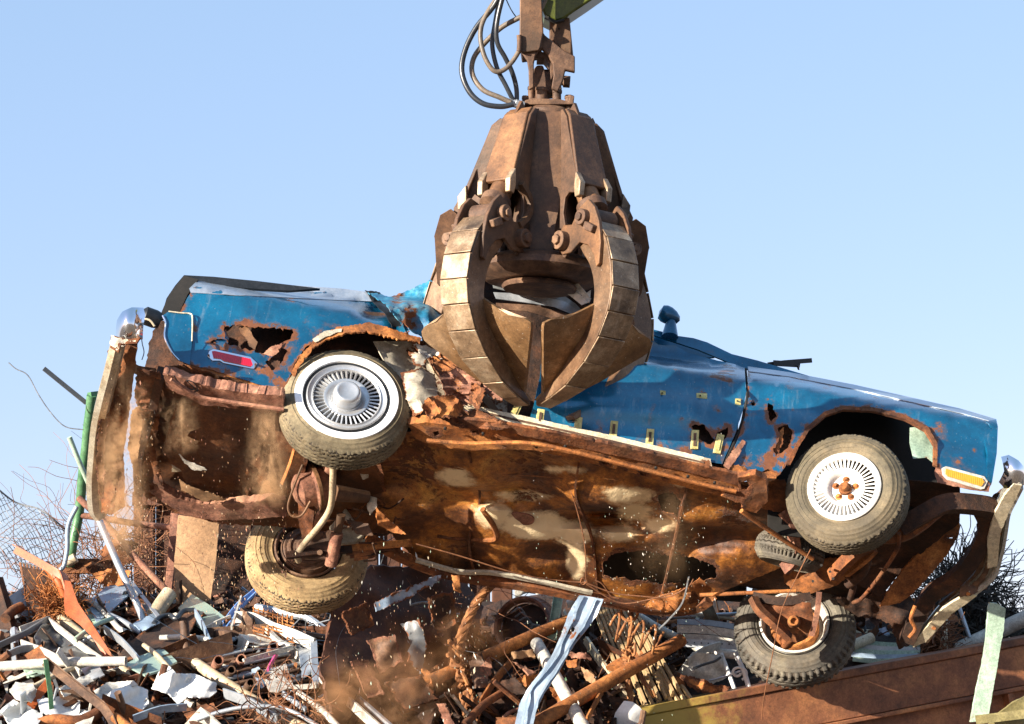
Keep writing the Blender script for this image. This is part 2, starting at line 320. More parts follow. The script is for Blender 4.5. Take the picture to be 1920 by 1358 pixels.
def sheet(name, outline, S, mat, parent=None, holes=(), step=12, thick=.004, jag=0., hjag=3., wear=(), mark=(), edge=0., hedge=14., crease=None, **kw):
    ol = jagged(outline, step * (.5 if jag else 1), jag, len(outline))
    hs = [jagged(h, 4, hjag, i + 3) for i, h in enumerate(holes)]
    pts = list(ol); edges = [(i, (i + 1) % len(ol)) for i in range(len(ol))]
    for h in hs:
        b = len(pts); pts += h; edges += [(b + i, b + (i + 1) % len(h)) for i in range(len(h))]
    a = np.array(ol); x0, y0 = a.min(0); x1, y1 = a.max(0)
    gx, gy = np.meshgrid(np.arange(x0 + step / 2, x1, step), np.arange(y0 + step / 2, y1, step * .87))
    gx[1::2] += step / 2
    g = np.c_[gx.ravel(), gy.ravel()]
    if len(g):
        k = inpoly(g, ol) & (edist(g, ol) > step * .35)
        for h in hs: k &= ~inpoly(g, h) & (edist(g, h) > step * .3)
        pts += [tuple(q) for q in g[k]]
    r = delaunay_2d_cdt([Vector((float(p[0]), float(p[1]))) for p in pts], edges, [], 0, 1e-4)
    V2 = np.array([tuple(v) for v in r[0]]); T = np.array([list(t) for t in r[2]])
    cen = V2[T].mean(1); k = inpoly(cen, ol)
    for h in hs: k &= ~inpoly(cen, h)
    T = T[k]
    used = np.unique(T); rm = {int(q): i for i, q in enumerate(used)}; V2 = V2[used]; T = [[rm[int(i)] for i in t] for t in T]
    V = [S(float(u), float(v)) for u, v in V2]
    if crease: V = [crease(u, v, p) for (u, v), p in zip(V2, V)]
    nrm = [Vector() for _ in V]; T2 = []
    for t in T:
        a_, b_, c_ = (V[i] for i in t); n = (b_ - a_).cross(c_ - a_)
        if n.dot(CAM - a_) < 0: n = -n; t = t[::-1]
        T2.append(t)
        for i in t: nrm[i] += n
    N = len(V); V3 = V + [v - (n.normalized() if n.length > 1e-12 else FW * -1) * thick for v, n in zip(V, nrm)]
    cnt = {}
    for t in T2:
        for i in range(3):
            e = (t[i], t[(i + 1) % 3]); cnt[e] = 1
    F = list(T2) + [[i + N for i in t[::-1]] for t in T2]
    for (i, j) in cnt:
        if (j, i) not in cnt: F.append([j, i, i + N, j + N])
    wv = np.zeros(len(V2))
    for h in hs: wv = np.maximum(wv, np.exp(-edist(V2, h) / hedge))
    if edge: wv = np.maximum(wv, .8 * np.exp(-edist(V2, ol) / edge))
    for (u, v, rr, st) in wear: wv = np.maximum(wv, st * np.exp(-((V2[:, 0] - u) ** 2 + (V2[:, 1] - v) ** 2) / rr ** 2))
    at = {'wear': np.r_[wv, wv].astype(np.float32)}
    if mark:
        mv = np.zeros(len(V2))
        for (u, v, ru, rv, st) in mark: mv = np.maximum(mv, st * np.exp(-(((V2[:, 0] - u) / ru) ** 2 + ((V2[:, 1] - v) / rv) ** 2)))
        at['mark'] = np.r_[mv, mv].astype(np.float32)
    kw.setdefault('ang', 50)
    return mk(name, V3, F, mat, parent, attrs=at, **kw)
def smooth(pts, k=6):
    pts = [Vector(p) for p in pts]
    if len(pts) < 3 or k < 2: return pts
    q = [pts[0] * 2 - pts[1]] + pts + [pts[-1] * 2 - pts[-2]]; out = []
    for i in range(1, len(q) - 2):
        for j in range(k):
            t = j / k; a, b, c, d = q[i - 1:i + 3]
            out.append(.5 * ((2 * b) + (c - a) * t + (2 * a - 5 * b + 4 * c - d) * t * t + (3 * b - a - 3 * c + d) * t ** 3))
    out.append(pts[-1]); return out
def frames(pts, hint=None):
    n = len(pts); out = []; up = Vector(hint) if hint is not None else None
    for i in range(n):
        t = (pts[min(i + 1, n - 1)] - pts[max(i - 1, 0)]).normalized()
        if up is None: up = Vector((0, 0, 1)) if abs(t.z) < .9 else Vector((0, 1, 0))
        x = up - t * up.dot(t)
        if x.length < 1e-5: x = t.orthogonal()
        x.normalize(); y = t.cross(x); out.append((t, x, y)); up = x
    return out
def swp(pts, sec, hint=None, scale=None, cap=True):
    fr = frames(pts, hint); V = []; F = []; m = len(sec)
    for i, (p, (t, x, y)) in enumerate(zip(pts, fr)):
        s = scale(i / max(1, len(pts) - 1)) if scale else 1
        for a, b in sec: V.append(p + x * a * s + y * b * s)
    for i in range(len(pts) - 1):
        for j in range(m):
            k = (j + 1) % m; F.append([i * m + j, i * m + k, (i + 1) * m + k, (i + 1) * m + j])
    if cap: F.append(list(range(m))[::-1]); F.append([(len(pts) - 1) * m + j for j in range(m)])
    return V, F
def circ(r, n=10): return [(r * math.cos(2 * math.pi * i / n), r * math.sin(2 * math.pi * i / n)) for i in range(n)]
def rect(a, b): return [(-a / 2, -b / 2), (a / 2, -b / 2), (a / 2, b / 2), (-a / 2, b / 2)]
def merge(*vf):
    V, F = [], []
    for v, f in vf:
        o = len(V); V += list(v); F += [[i + o for i in q] for q in f]
    return V, F
def tube(name, pts, r, mat, parent=None, k=6, n=10, dent=0., **kw):
    p = smooth(pts, k)
    if dent:
        p = [q + noise.noise_vector(q * 4) * dent for q in p]
    V, F = swp(p, circ(r, n)); return mk(name, V, F, mat, parent, **kw)
def pipe(name, a, b, r, mat, parent=None, wall=.22, n=14, bend=0., **kw):   # open ended pipe
    pts = smooth([a, Vector(a).lerp(b, .5) + Vector((0, 0, bend)), b], 5)
    V, F = swp(pts, circ(r, n), cap=False); V2, F2 = swp(pts, circ(r * (1 - wall), n), cap=False)
    o = len(V); F2 = [[i + o for i in q[::-1]] for q in F2]; e = (len(pts) - 1) * n
    rim = []
    for s, fl in ((0, 1), (e, 0)):
        for j in range(n):
            kx = (j + 1) % n; q = [s + j, s + kx, o + s + kx, o + s + j]; rim.append(q[::-1] if not fl else q)
    return mk(name, V + V2, F + F2 + rim, mat, parent, **kw)
def bar(name, pts, w, h, mat, parent=None, hint=None, k=1, **kw):
    p = smooth(pts, k); V, F = swp(p, rect(w, h), hint); return mk(name, V, F, mat, parent, ang=30, **kw)
def prof(name, pts, sec, mat, parent=None, hint=None, k=1, **kw):
    V, F = swp(smooth(pts, k), sec, hint); return mk(name, V, F, mat, parent, ang=30, **kw)
def Lsec(w, h, t): return [(0, 0), (w, 0), (w, t), (t, t), (t, h), (0, h)]
def Usec(w, h, t): return [(0, 0), (w, 0), (w, h), (w - t, h), (w - t, t), (t, t), (t, h), (0, h)]
def extr(poly, fn, dirv, thick):
    V = [fn(*p) for p in poly]; n = len(V); V2 = V + [v + dirv * thick for v in V]
    F = [list(range(n)), [n + i for i in range(n)][::-1]] + [[i, i + n, (i + 1) % n + n, (i + 1) % n] for i in range(n)]
    return V2, F
def bevel(o, w=.004, seg=2):
    m = o.modifiers.new('bevel', 'BEVEL'); m.width = w; m.segments = seg; m.limit_method = 'ANGLE'; m.angle_limit = R_(40); return o
def plate(name, poly, d, thick, mat, parent=None, bw=.004, dirv=None, **kw):
    V, F = extr(poly, lambda u, v: P(u, v, d), dirv or Vector((0, 1, 0)), thick)
    o = mk(name, V, F, mat, parent, ang=30, **kw)
    if bw: bevel(o, bw)
    return o
def frameM(o, axis, xh=None):         # matrix with z = axis
    z = Vector(axis).normalized(); x = Vector(xh) if xh is not None else z.orthogonal(); x = (x - z * x.dot(z)).normalized(); y = z.cross(x)
    return Matrix(((x.x, y.x, z.x, o[0]), (x.y, y.y, z.y, o[1]), (x.z, y.z, z.z, o[2]), (0, 0, 0, 1)))
def lathe(profile, MX, n=48, disp=None, closed=False, arc=(0, 1)):
    V, F = [], []; m = len(profile); full = arc == (0, 1); nn = n if full else n + 1
    for i in range(nn):
        th = 2 * math.pi * (arc[0] + (arc[1] - arc[0]) * i / n); c, s = math.cos(th), math.sin(th)
        for j, (r, h) in enumerate(profile):
            if disp: r, h = disp(r, h, th, j)
            V.append(MX @ Vector((r * c, r * s, h)))
    for i in range(n):
        k = (i + 1) % nn
        for j in range(m - 1 + (1 if closed else 0)):
            jj = (j + 1) % m; F.append([i * m + j, k * m + j, k * m + jj, i * m + jj])
    return V, F
def cyl(a, b, r, n=16, r2=None):
    r2 = r if r2 is None else r2; a = Vector(a); b = Vector(b); MX = frameM(a, b - a); L = (b - a).length
    return lathe([(1e-4, 0), (r, 0), (r2, L), (1e-4, L)], MX, n)
def boxm(MX, sx, sy, sz, c=(0, 0, 0)):
    V = [MX @ Vector((c[0] + x * sx / 2, c[1] + y * sy / 2, c[2] + z * sz / 2)) for x in (-1, 1) for y in (-1, 1) for z in (-1, 1)]
    return V, [[0, 1, 3, 2], [4, 6, 7, 5], [0, 4, 5, 1], [2, 3, 7, 6], [0, 2, 6, 4], [1, 5, 7, 3]]

# ================================================================== SETTING
V, F = [], []
gr = 40
for i in range(gr + 1):
    for j in range(gr + 1):
        x = -1; a = (i / gr * 2 - 1); b = (j / gr * 2 - 1); x = math.copysign(abs(a) ** 3 * 3000, a); y = math.copysign(abs(b) ** 3 * 3000, b) + 10
        V.append((x, y, .06 * noise.noise(Vector((x * .3, y * .3, 0)))))
for i in range(gr):
    for j in range(gr): F.append([i * (gr + 1) + j, (i + 1) * (gr + 1) + j, (i + 1) * (gr + 1) + j + 1, i * (gr + 1) + j + 1])
mk('ground', V, F, 'ground', kind='structure')
def ridge(x): return float(np.interp(x, [-9, -5.5, -4, -3, -1.2, 1.6, 2.5, 4, 7], [1.2, 2.5, 2.75, 2.65, 2.75, 2.8, 2.75, 2.0, 1.0]))
def cline(x): return 13.72 + (x - 1.) * .40       # line of the container side
def hz(x, y):
    z = 1.89 + .45 * (y - 13.4) - .16
    if y < 13.2: z = 1.64 - (13.2 - y) * .75
    z = min(z, ridge(x)) - max(0, y - 18) * .5
    if x > .75: z -= 1.5 * min(1, max(0, (cline(x) + .45 - y) / .4)) * min(1, (x - .75) / .2)
    z += .10 * noise.fractal(Vector((x * 1.7, y * 1.7, 2)), 1, 2, 4) + .05 * noise.noise(Vector((x * 7, y * 7, 2)))
    return max(z, -.3)
V, F = [], []; nx, ny = 170, 110
for i in range(nx + 1):
    for j in range(ny + 1):
        x = -9.5 + 18 * i / nx; y = 10.6 + 12.5 * j / ny; V.append((x, y, hz(x, y)))
for i in range(nx):
    for j in range(ny): q = i * (ny + 1) + j; F.append([q, q + ny + 1, q + ny + 2, q + 1])
mk('scrap_heap', V, F, 'moundm', kind='structure', ang=25)

# ================================================================== GRAB
def sst(x, a, b): x = min(1, max(0, (x - a) / (b - a))); return x * x * (3 - 2 * x)
TIP = P(999, 766, 12.32); ZS = .915
ax = Vector((-.055, .0, -1)).normalized()            # grab axis, pointing down
G0 = TIP - ax * 1.83 * ZS
gz = ax; gy = (Vector((0, 1, 0)) - gz * gz.y).normalized(); gx = gy.cross(gz) * -1
GMX = Matrix(((gx.x, gy.x, gz.x, G0.x), (gx.y, gy.y, gz.y, G0.y), (gx.z, gy.z, gz.z, G0.z), (0, 0, 0, 1)))
if (GMX.to_3x3() @ Vector((1, 0, 0))).x < 0: GMX = GMX @ Matrix.Scale(-1, 4, Vector((1, 0, 0)))
grab = thing('scrap_grab', 'rusty brown five-tined hydraulic grab closed round the middle of the blue car', 'grab', M4=Matrix.Translation(G0))
S_ = .95
def gp(a, r, z, t=0.):                # a: azimuth, 0 = towards the camera; r radius; z down; t sideways
    z0 = z; z = z + .045 * (1 - sst(z, .9, 1.6)) + .035 * sst(z, .54, .68) * (1 - sst(z, .85, 1.5))
    if abs(a) == 131: a = math.copysign(107 + 26 * sst(z0, .56, .80), a)      # the side tines lean back behind the car
    a = R_(a); e = Vector((math.sin(a), -math.cos(a), 0)); s = Vector((math.cos(a), math.sin(a), 0))
    q = e * r * S_ + s * t * S_; return GMX @ Vector((q.x, q.y, z * ZS))
def gpoly(a, poly, t0, t1):           # extruded plate standing in the radial plane
    V = [gp(a, r, z, t0) for r, z in poly] + [gp(a, r, z, t1) for r, z in poly]; n = len(poly)
    return V, [list(range(n)), [n + i for i in range(n)][::-1]] + [[i, i + n, (i + 1) % n + n, (i + 1) % n] for i in range(n)]
# core
cs = [(.10, .0), (.17, .03), (.21, .45), (.24, .70), (.24, .86), (.10, .97)]
V, F = lathe([(1e-3, -.01)] + cs + [(1e-3, .95)], GMX @ Matrix.Rotation(R_(18), 4, 'Z'), 10); bevel(mk('grab_core', V, F, 'grab', grab, ang=20), .01)
# curved ring under the core with the dark round disc
V, F = lathe([(.05, .84), (.28, .84), (.35, .88), (.36, .92), (.31, .96), (.05, .98)], GMX, 40); mk('core_ring', V, F, 'castiron', grab)
V, F = lathe([(.01, .98), (.20, .98), (.21, .995), (.20, 1.01), (.01, 1.015)], GMX, 40); mk('bottom_disc', V, F, 'castiron', grab)
# front panel between the two near housings
for a, lb in ((0, 'near'), (72, ''), (144, ''), (216, ''), (288, '')):
    q = [(-.095, .0), (.095, .0), (.10, .05), (.078, .055), (.078, .15), (.10, .155), (.115, .45), (.075, .68), (.07, .84), (-.07, .84), (-.075, .68), (-.115, .45), (-.10, .155), (-.078, .15), (-.078, .055), (-.10, .05)]
    V = [gp(a, .240 + z * .04, z, t) for t, z in q] + [gp(a, .210 + z * .04, z, t) for t, z in q]; n = len(q)
    F = [list(range(n)), [n + i for i in range(n)][::-1]] + [[i, i + n, (i + 1) % n + n, (i + 1) % n] for i in range(n)]
    bevel(mk('core_panel', V, F, 'grab', grab, ang=25), .004)
AZS = (-36, 36, -131, 131, 180)
outer = smooth([(p[0], p[1], 0) for p in [(.57, .665), (.69, .74), (.775, .86), (.825, 1.02), (.835, 1.2), (.79, 1.37), (.68, 1.52), (.50, 1.655), (.28, 1.76), (.03, 1.83)]], 4)
inner = smooth([(p[0], p[1], 0) for p in [(.47, .80), (.53, .885), (.60, .97), (.645, 1.08), (.66, 1.21), (.635, 1.34), (.55, 1.46), (.40, 1.575), (.22, 1.69), (.02, 1.80)]], 4)
OU = [(q.x * .97, q.y) for q in outer]; IN = [(q.x * .97, q.y) for q in inner]
OU = [(r + .075 * sst(z, 1.35, 1.8), z) for r, z in OU]; IN = [(r + .065 * sst(z, 1.35, 1.8), z) for r, z in IN]; OU0, IN0 = OU, IN
for a in AZS:
    near = abs(a) < 90
    # housing: two cheek plates, a sloping cover and end lips
    cheek = [(.255, .0), (.275, .0), (.315, .05), (.455, .50), (.47, .535), (.43, .545), (.38, .535), (.345, .56), (.335, .63), (.36, .70), (.42, .76), (.43, .84), (.37, .90), (.315, .88), (.30, .60), (.285, .30)] if near else [(.15, .0), (.27, .0), (.315, .05), (.46, .44), (.525, .56), (.52, .62), (.47, .66), (.43, .70), (.42, .76), (.43, .84), (.37, .90), (.27, .87), (.20, .70), (.13, .30)]
    for s in (-1, 1):
        V, F = gpoly(a, cheek, s * .104, s * .082); hp = bevel(mk('housing_cheek', V, F, 'grab', grab, ang=25), .004)
        V, F = cyl(gp(a, .375, .80, s * .10), gp(a, .375, .80, s * .165), .052, 20); V2, F2 = cyl(gp(a, .375, .80, s * .16), gp(a, .375, .80, s * .185), .03, 6)
        bevel(mk('hinge_boss', *merge((V, F), (V2, F2)), 'castiron', hp), .004)
    cov = [(.275, -.012, .080), (.325, .035, .086), (.475, .49, .108)]
    V = []
    for (r, z, tt) in cov: V += [gp(a, r, z, -tt), gp(a, r, z, tt), gp(a, r - .022, z + .012, -tt), gp(a, r - .022, z + .012, tt)]
    F = []
    for i in range(2):
        b = i * 4; F += [[b, b + 1, b + 5, b + 4], [b + 2, b + 6, b + 7, b + 3], [b, b + 4, b + 6, b + 2], [b + 1, b + 3, b + 7, b + 5]]
    F += [[0, 2, 3, 1], [8, 9, 11, 10]]
    cv = bevel(mk('housing_cover', V, F, 'graborange' if a == -36 else 'grab', grab, ang=20), .006)  # left cover takes the lighter copy, its sunlight painted in
    for s in (-1, 1):
        V, F = gpoly(a, [(.45, .42), (.50, .49), (.495, .57), (.455, .575), (.44, .52)], s * .080, s * .118); bevel(mk('cover_lug', V, F, 'wearp', cv, ang=20), .005)
    V, F = gpoly(a, [(.22, -.005), (.27, -.06), (.33, .05)], -.02, .0); mk('top_fin', V, F, 'grab', cv, ang=20)
    # hydraulic cylinder
    A0, A1 = gp(a, .17, .10), gp(a, .52, .68); dd = (A1 - A0).normalized()
    bl = (A1 - A0).length - .085; V, F = cyl(A0, A0 + dd * bl, .062, 24); cy_ = mk('hydraulic_cylinder', V, F, 'graborange' if near else 'grab', grab)
    V, F = lathe([(.072, 0), (.083, .0), (.083, .05), (.060, .06), (.035, .062)], frameM(A0 + dd * (bl - .03), dd), 24); mk('gland', V, F, 'castiron', cy_)
    V, F = cyl(A0 + dd * bl, A1, .035, 16); mk('rod', V, F, 'galv', cy_)
    e0, e1 = gp(a, .56, .69, -.07), gp(a, .56, .69, .07); V, F = cyl(e0, e1, .06, 20); mk('rod_eye', V, F, 'castiron', cy_)
    # curved cylinder guard
    gpts = [gp(a, .335 + .10 * math.sin(k / 8 * math.pi) * -1 + .06, .50 + .22 * k / 8, .118) for k in range(9)]
    V, F = swp(gpts, rect(.03, .03), ax); mk('cutout_rim', V, F, 'grab', grab)
    # ---- tine
    OU, IN = OU0, IN0
    if not near:
        ph = R_(11 if a != 180 else 14)
        def rot(p): x, y = p[0] - .375, p[1] - .80; return (.375 + x * math.cos(ph) + y * math.sin(ph), .80 - x * math.sin(ph) + y * math.cos(ph))
        OU, IN = [rot(p) for p in OU], [rot(p) for p in IN]
    V = []; n = len(OU); hw = .092
    def wid(k): return hw * (1 if k < n * .72 else 1 - .55 * (k - n * .72) / (n * .28))
    for k in range(n):
        (ro, zo), (ri, zi) = OU[k], IN[k]; h = wid(k)
        V += [gp(a, ro - .012, zo, -h), gp(a, ro - .012, zo, h), gp(a, ri, zi, h * .96), gp(a, ri, zi, -h * .96)]
    F = []
    for k in range(n - 1):
        b = k * 4
        for j in range(4): F.append([b + j, b + (j + 1) % 4, b + 4 + (j + 1) % 4, b + 4 + j])
    F += [[0, 3, 2, 1], [(n - 1) * 4 + j for j in range(4)]]
    tn = bevel(mk('tine', V, F, 'tine', grab, ang=35), .006)
    # wear plates along the outer curve
    ks = [3, 7, 11, 15, 19, 23, 27, 31, 34, n - 1]
    for q in range(len(ks) - 1):
        V = []; k0, k1 = ks[q], ks[q + 1]
        r0, z0 = OU[k0]; r1, z1 = OU[k1]; g = .005
        d2 = Vector((r1 - r0, z1 - z0)).normalized(); nn_ = Vector((d2.y, -d2.x)); lift = .006 + .003 * (q % 2)
        A = Vector((r0, z0)) + d2 * g * .5; B = Vector((r1, z1)) - d2 * g * .5; wa, wb = wid(k0) * 1.02, wid(k1) * 1.02
        for (pp, ww) in ((A, wa), (B, wb)):
            for lf in (0, lift):
                for s in (-1, 1): V.append(gp(a, pp.x + nn_.x * (lf + .0), pp.y + nn_.y * lf, s * ww))
        F = [[0, 1, 5, 4], [2, 6, 7, 3], [0, 4, 6, 2], [1, 3, 7, 5], [0, 2, 3, 1], [4, 5, 7, 6]]
        bevel(mk('wear_plate', V, F, 'wearp', tn, ang=25), .0035)
    # head of the tine: gusset plates and pins
    for s in (-1, 1):
        gus = [(x_, z_) if near else rot((x_, z_)) for x_, z_ in [(.33, .74), (.36, .70), (.44, .71), (.50, .63), (.58, .60), (.64, .64), (.69, .73), (.715, .86), (.71, .99), (.685, 1.01), (.66, .93), (.60, .86), (.52, .83), (.44, .88), (.36, .88), (.32, .82)]]
        V, F = gpoly(a, gus, s * hw, s * (hw + .025)); gs = bevel(mk('gusset', V, F, 'graborange' if a == 36 else 'grab', tn, ang=25), .004)
        V, F = cyl(gp(a, .56, .69, s * .09), gp(a, .56, .69, s * .155), .045, 20); V2, F2 = cyl(gp(a, .56, .69, s * .15), gp(a, .56, .69, s * .17), .024, 6)
        bevel(mk('pin', *merge((V, F), (V2, F2)), 'castiron', tn), .004)
        V, F = gpoly(a, [(.60, .72), (.68, .76), (.66, .80), (.58, .765)], s * .10, s * .15); bevel(mk('stop_block', V, F, 'castiron', tn), .006)
    # shells (wings) either side of the lower half
    for s in (-1, 1):
        if abs(a) == 131: continue
        rows = []
        zs = np.linspace(0, 1, 15)
        for zt in zs:
            kf = (n - 1) * (.47 + .53 * zt); k = min(n - 2, int(kf)); fr = kf - k; ri = IN[k][0] * (1 - fr) + IN[k + 1][0] * fr; zi = IN[k][1] * (1 - fr) + IN[k + 1][1] * fr
            ww = float(np.interp(zt, [0, .06, .16, .30, .7, 1], [.20, .29, .335, .34, .20, .04])) * (.45 if (a == 122 and s < 0) or (a == -122 and s > 0) else 1)
            row = []
            if a * s == -36: ww = max(.004, min(ww, (.588 * ri - .050) / .81 - hw * .6))
            for q in range(7):
                f_ = q / 6; tt = s * (hw * .6 + (ww) * f_) * (1 if zt < .9 else .8)
                row.append((ri + .012 - .035 * f_ * f_ * (ww / .3), zi + .15 * f_ * (1 - zt) ** 2, tt))
            rows.append(row)
        V = []; m = 7
        for off in (0, .024):
            for row in rows:
                for (r, z, t) in row: V.append(gp(a, r - off, z - off * .3, t))
        N_ = len(rows) * m; F = []
        for i in range(len(rows) - 1):
            for j in range(m - 1):
                qd = [i * m + j, i * m + j + 1, (i + 1) * m + j + 1, (i + 1) * m + j]; F.append(qd); F.append([x + N_ for x in qd[::-1]])
        bd = [j for j in range(m)] + [i * m + m - 1 for i in range(1, len(rows))] + [(len(rows) - 1) * m + j for j in range(m - 2, -1, -1)] + [i * m for i in range(len(rows) - 2, 0, -1)]
        for i in range(len(bd)): p_, q_ = bd[i], bd[(i + 1) % len(bd)]; F.append([p_, q_, q_ + N_, p_ + N_])
        mk('shell', V, F, 'shell', tn, ang=50)
# rotator and knuckle on top of the core
V, F = lathe([(.01, -.02), (.13, -.02), (.15, .0), (.15, .05), (.01, .05)], GMX, 32); rot = mk('rotator', V, F, 'castiron', grab)
for (u0, v0, v1, r) in ((996, 165, 208, .018), (1015, 168, 204, .034), (1044, 172, 205, .025), (985, 183, 212, .018), (1067, 182, 208, .022)):
    d = (G0 - CAM).dot(FW) - .06
    V, F = cyl(P(u0, v1, d), P(u0, v0, d), r, 20); V2, F2 = lathe([(.001, 0), (r * 1.25, 0), (r * 1.25, .02), (.001, .02)], frameM(P(u0, v0 + 4, d), -ax), 6)
    bevel(mk('valve_stem', *merge((V, F), (V2, F2)), 'castiron', rot), .003)
DH = (G0 - CAM).dot(FW)
plate('mounting_plate', [(984, 196), (1075, 196), (1077, 180), (1069, 178), (1066, 190), (1050, 186), (1000, 184), (984, 188)], DH - .11, .22, 'castiron', rot)
kn = plate('knuckle', [(992, 168), (1000, 158), (1000, 130), (1007, 122), (1018, 122), (1022, 133), (1028, 134), (1033, 122), (1046, 128), (1050, 150), (1054, 168), (1040, 176), (1005, 178)], DH - .05, .10, 'castiron', grab, .008)
V, F = cyl(P(996, 151, DH - .02), P(1066, 154, DH - .02), .022, 16); V2, F2 = cyl(P(1056, 153, DH - .02), P(1069, 154, DH - .02), .034, 6)
bevel(mk('knuckle_pin', *merge((V, F), (V2, F2)), 'castiron', kn), .003)
V, F = cyl(P(1001, 137, DH), P(1040, 137, DH), .02, 16); mk('spacer_tube', V, F, 'castiron', kn)
# hanger (clevis)
hang = plate('hanger', [(1018, 60), (1022, 66), (1058, 95), (1078, 105), (1078, 135), (1060, 131), (1056, 150), (1046, 172), (1034, 165), (1038, 140), (1036, 118), (1026, 101), (1016, 92), (1012, 80)], DH - .12, .035, 'castiron', grab, .006)
plate('side_plate', [(975, -40), (1014, -40), (1019, 60), (1013, 90), (1010, 95), (979, 99), (971, 88), (970, 72), (974, 66)], DH - .16, .03, 'grab', hang, .006)
plate('ear', [(978, 99), (1010, 95), (1004, 104), (1001, 118), (1001, 164), (992, 168), (991, 130), (988, 112)], DH - .14, .03, 'castiron', hang, .006)
plate('back_plate', [(1030, 36), (1068, 33), (1075, 104), (1058, 96), (1030, 72)], DH + .06, .03, 'grab', hang, .006)
plate('side_web', [(1010, 95), (1024, 99), (1036, 116), (1039, 140), (1033, 150), (1030, 120), (1020, 108), (1006, 108)], DH - .08, .14, 'castiron', hang, .004)
plate('crosspiece', [(975, 72), (1016, 66), (1016, 92), (979, 98)], DH - .128, .20, 'castiron', hang, .006)
tube('side_rib', [P(973, 66, DH - .17), P(974, 80, DH - .17), P(973, 96, DH - .17)], .014, 'castiron', hang, 3)
for (u, v) in ((1048, 54),):
    V, F = cyl(P(u, v, DH + .055), P(u, v, DH + .08), .006, 10); mk('bolt_hole', V, F, 'dark', hang)
V, F = cyl(P(1044, 62, DH - .18), P(1052, 62, DH - .18), .0, 8)
HD = DH - .10
hoses = [([(950, -40), (928, 8), (893, 52), (872, 95), (866, 135), (880, 172), (905, 194), (938, 200), (962, 196)], .0155, 'hose'),
         ([(958, -40), (915, 22), (901, 60), (907, 102), (925, 132), (945, 131), (968, 105), (992, 55), (1012, 22), (1040, -40)], .0135, 'hosebrown'),
         ([(952, -40), (933, 35), (932, 78), (947, 108), (960, 135), (968, 165), (969, 194)], .0135, 'hose'),
         ([(976, 32), (940, 52), (908, 82), (888, 110), (886, 140), (905, 168), (935, 182), (958, 192)], .0145, 'hosebrown'),
         ([(944, -40), (928, 45), (923, 85), (932, 128), (948, 160), (965, 194)], .013, 'hose')]
for i, (pp, r, m) in enumerate(hoses):
    h = tube('hydraulic_hose', [P(u, v, HD - .05 + .035 * math.sin(i * 2.1 + k * .7) + .012 * i) for k, (u, v) in enumerate(pp)], r, m, grab, 8, 12)
    if i != 1:
        u, v = pp[-1]; V, F = cyl(P(u - 3, v - 2, HD - .03), P(u + 14, v + 3, HD - .02), .019, 6); bevel(mk('hose_fitting', V, F, 'galv', h), .002)
tube('thin_cable', [P(946, -8, HD), P(958, 18, HD), P(972, 38, HD)], .0035, 'hose', grab, 3, 6)
V, F = boxm(frameM(P(982, 205, HD + .05), ax), .05, .05, .06); bevel(mk('hose_manifold', V, F, 'castiron', grab), .005)
# crane boom end
bm0 = [P(1010, 5, DH + .0), P(1022, 30, DH), P(1042, 40, DH), P(1056, 36, DH), P(1108, 1, DH), P(1180, -50, DH), P(1050, -160, DH)]
cr = thing('crane_boom', 'yellow-green crane boom end showing at the top edge above the grab', 'crane boom', loc=P(1050, 20, DH))
V = bm0 + [p + Vector((-.01, .35, .05)) for p in bm0]; n = len(bm0)
F = [list(range(n)), [n + i for i in range(n)][::-1]] + [[i, i + n, (i + 1) % n + n, (i + 1) % n] for i in range(n)]
bevel(mk('boom_box', V, F, 'boom', cr, ang=25), .012)
bar('boom_edge_plate', [P(1022, 32, DH - .01), P(1043, 42, DH - .01), P(1058, 38, DH - .01)], .012, .03, 'dark', cr)

# ================================================================== WRECKED CAR
car = thing('wrecked_car', 'crushed blue old saloon car with rusted underside held tilted in the air by the grab', 'car', M4=CM)
def cbar(name, pts, w, h, mat, parent=car, hint=None, k=4, **kw): return bar(name, pts, w, h, mat, parent, hint, k, **kw)
def U(u, v, z=0.): return under(z)(u, v)
def Sd(u, v, off=0.): return side(off)(u, v)
# --- rear quarter
quarter = sheet('rear_quarter_panel', [(362, 540), (372, 528), (640, 548), (696, 556), (735, 575), (757, 600), (768, 622), (742, 626), (716, 618), (690, 614), (645, 616), (600, 632), (572, 652), (552, 682), (538, 722), (528, 738), (480, 719), (430, 704), (392, 692), (356, 684), (348, 668), (346, 610), (338, 584)],
      side(0), 'blue', car, step=9, thick=.004, jag=1.2,
      holes=[[(418, 612), (440, 610), (466, 612), (500, 616), (549, 618), (546, 634), (520, 652), (506, 668), (492, 664), (452, 652), (425, 645), (393, 641), (408, 634), (424, 640), (419, 628)], [(512, 668), (530, 652), (541, 660), (522, 690), (508, 692), (498, 680)]],
      hjag=5, wear=[(545, 555, 9, 1.3), (500, 690, 26, .9), (520, 720, 25, .9), (540, 640, 22, .8), (410, 655, 22, .7), (365, 612, 10, .6), (700, 620, 20, .7), (640, 622, 18, .6), (575, 560, 8, .5), (430, 700, 40, .55), (555, 700, 20, .6)], edge=5, hedge=7,
      crease=lambda u, v, p: p + AY * (.05 * math.exp(-((u - 700) / 30) ** 2 - ((v - 585) / 18) ** 2) + .04 * math.exp(-((u - 745) / 12) ** 2)))
sheet('shoulder_strip', [(372, 523), (640, 541), (700, 549), (712, 556), (700, 560), (640, 552), (368, 530)], side(.0), 'topgrey', quarter, step=7, wear=[(690, 552, 10, .6)])
sheet('shoulder_face', [(355, 541), (372, 524), (640, 541), (705, 552), (716, 566), (640, 563), (358, 549)], side(-.004), 'topgrey', quarter, step=8)
